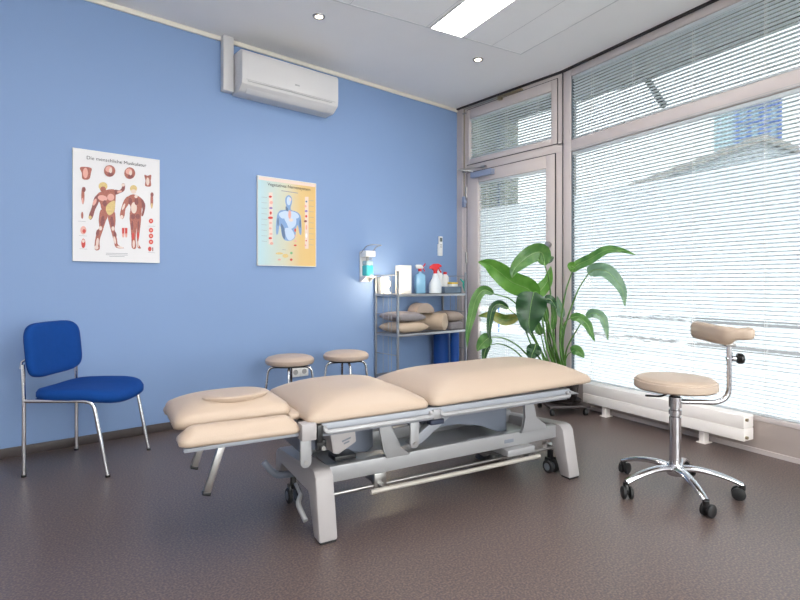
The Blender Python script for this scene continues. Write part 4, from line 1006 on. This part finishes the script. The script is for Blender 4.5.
leaf([(544, 299), (551, 300), (557, 309)], 4.5, M_LEAFD, -.08, seed=5, stem=[(.0, -.04), (553, 340), (546, 312)])
leaf([(494, 294), (484, 290), (476, 299), (471, 318), (468, 332), (467, 348)], 5, M_LEAF, -.05, seed=6, stem=[(-.05, .0), (538, 345), (522, 312), (510, 299)], stem_r=.006)
leaf([(519, 317), (505, 320), (491, 315), (478, 316)], 5.5, M_LEAFY, .05, seed=7, stem=[(-.04, .03), (540, 350), (528, 330)], stem_r=.006)
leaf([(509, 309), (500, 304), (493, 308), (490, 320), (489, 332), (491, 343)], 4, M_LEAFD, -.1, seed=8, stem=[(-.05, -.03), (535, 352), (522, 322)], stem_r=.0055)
leaf([(491, 337), (486, 340), (481, 345), (477, 351)], 7, M_LEAF, -.08, seed=9, stem=[(-.07, -.02), (534, 362), (518, 346), (503, 338)], stem_r=.0055)
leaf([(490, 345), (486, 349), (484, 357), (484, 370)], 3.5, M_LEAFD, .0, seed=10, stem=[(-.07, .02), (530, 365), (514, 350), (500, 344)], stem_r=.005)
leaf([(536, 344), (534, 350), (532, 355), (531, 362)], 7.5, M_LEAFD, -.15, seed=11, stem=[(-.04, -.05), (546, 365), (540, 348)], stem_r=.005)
leaf([(572, 272), (576, 266), (590, 259), (606, 250), (620, 250), (636, 255)], 5, M_LEAF, -.05, seed=12, stem=[(.03, .0), (560, 335), (565, 295)], tiltv=.4)
leaf([(575, 268), (571, 266), (571, 272)], 4, M_LEAFL, -.06, seed=21)
leaf([(588, 274), (594, 270), (606, 271), (616, 280), (623, 292), (625, 307)], 7, M_LEAFG, -.02, seed=13, stem=[(.05, -.02), (563, 338), (576, 295)], tiltv=.3)
leaf([(570, 318), (578, 317), (587, 324), (591, 333), (595, 342)], 4.5, M_LEAF, -.12, seed=14, stem=[(.04, -.04), (560, 350), (564, 325)], stem_r=.005)
leaf([(586, 317), (593, 313), (602, 317), (606, 328), (608, 341)], 4.5, M_LEAFG, -.05, seed=15, stem=[(.06, .0), (566, 352), (578, 328)], stem_r=.0055)
leaf([(571, 352), (576, 350), (581, 354), (584, 358)], 5, M_LEAF, -.1, seed=16, stem=[(.07, -.03), (564, 368), (567, 356)], stem_r=.0045)
leaf([(546, 322), (544, 308), (540, 296)], 4, M_LEAF, .05, seed=17, stem=[(-.01, -.03), (550, 350)])
leaf([(562, 318), (560, 308), (557, 296)], 4, M_LEAFG, .03, seed=18, stem=[(.02, -.03), (562, 350)])
leaf([(553, 330), (554, 315), (552, 300)], 3, M_LEAF, .05, seed=19, stem=[(.0, .03), (554, 355)])
leaf([(541, 335), (537, 325), (534, 312)], 4, M_LEAF, .04, seed=20, stem=[(-.03, .0), (547, 358)])

# ------------------------------------------------------------------ door and fanlight hardware
r = empty('door_closer', 'blue grey overhead door closer with arm at the top of the glazed door', 'door closer', (3.955, 3.47, 2.135))
m = MB(); m.box(-.052, 0, -.14, .14, -.022, .032, .004); m.build('body', M_CLOSER, r)
m = MB(); m.tube([(-.03, .13, .035), (-.03, .13, .05), (-.16, .20, .055)], .007, 8); m.tube([(-.16, .20, .055), (-.005, .0, .075)], .006, 8); m.box(-.03, .006, -.03, .02, .068, .085, .002); m.build('arm', M_STEEL, r)
r = empty('fanlight_opener', 'thin fanlight opener rod running down the left frame post and along the ceiling', 'window opener', (3.95, 3.725, 1.85))
m = MB(); m.cyl((-.012, 0, .08), (-.012, 0, 1.0), .006, n=8); m.build('rod', M_BRASS, r)
m = MB(); m.box(-.03, .004, -.016, .016, -.02, .09, .003); m.box(-.045, .0, -.03, .0, .02, .05, .003); m.build('handle_box', M_CLOSER, r)
m = MB(); m.tube([(-.012, 0, 1.0), (-.012, -.40, .998), (-.014, -.44, 1.00)], .006, 8); m.build('drive_bar', M_STEEL, r)
m = MB(); m.box(-.03, .0, -.74, -.50, .985, 1.003, .003); m.box(-.035, .0, -.50, -.46, .965, 1.003, .003); m.build('scissor_arm', M_BRASS, r)
m = MB(); m.box(-.02, .0, -.02, .02, .34, .36, .003); m.box(-.02, .0, -.02, .02, .95, .965, .003); m.build('rod_guide', M_STEEL, r)
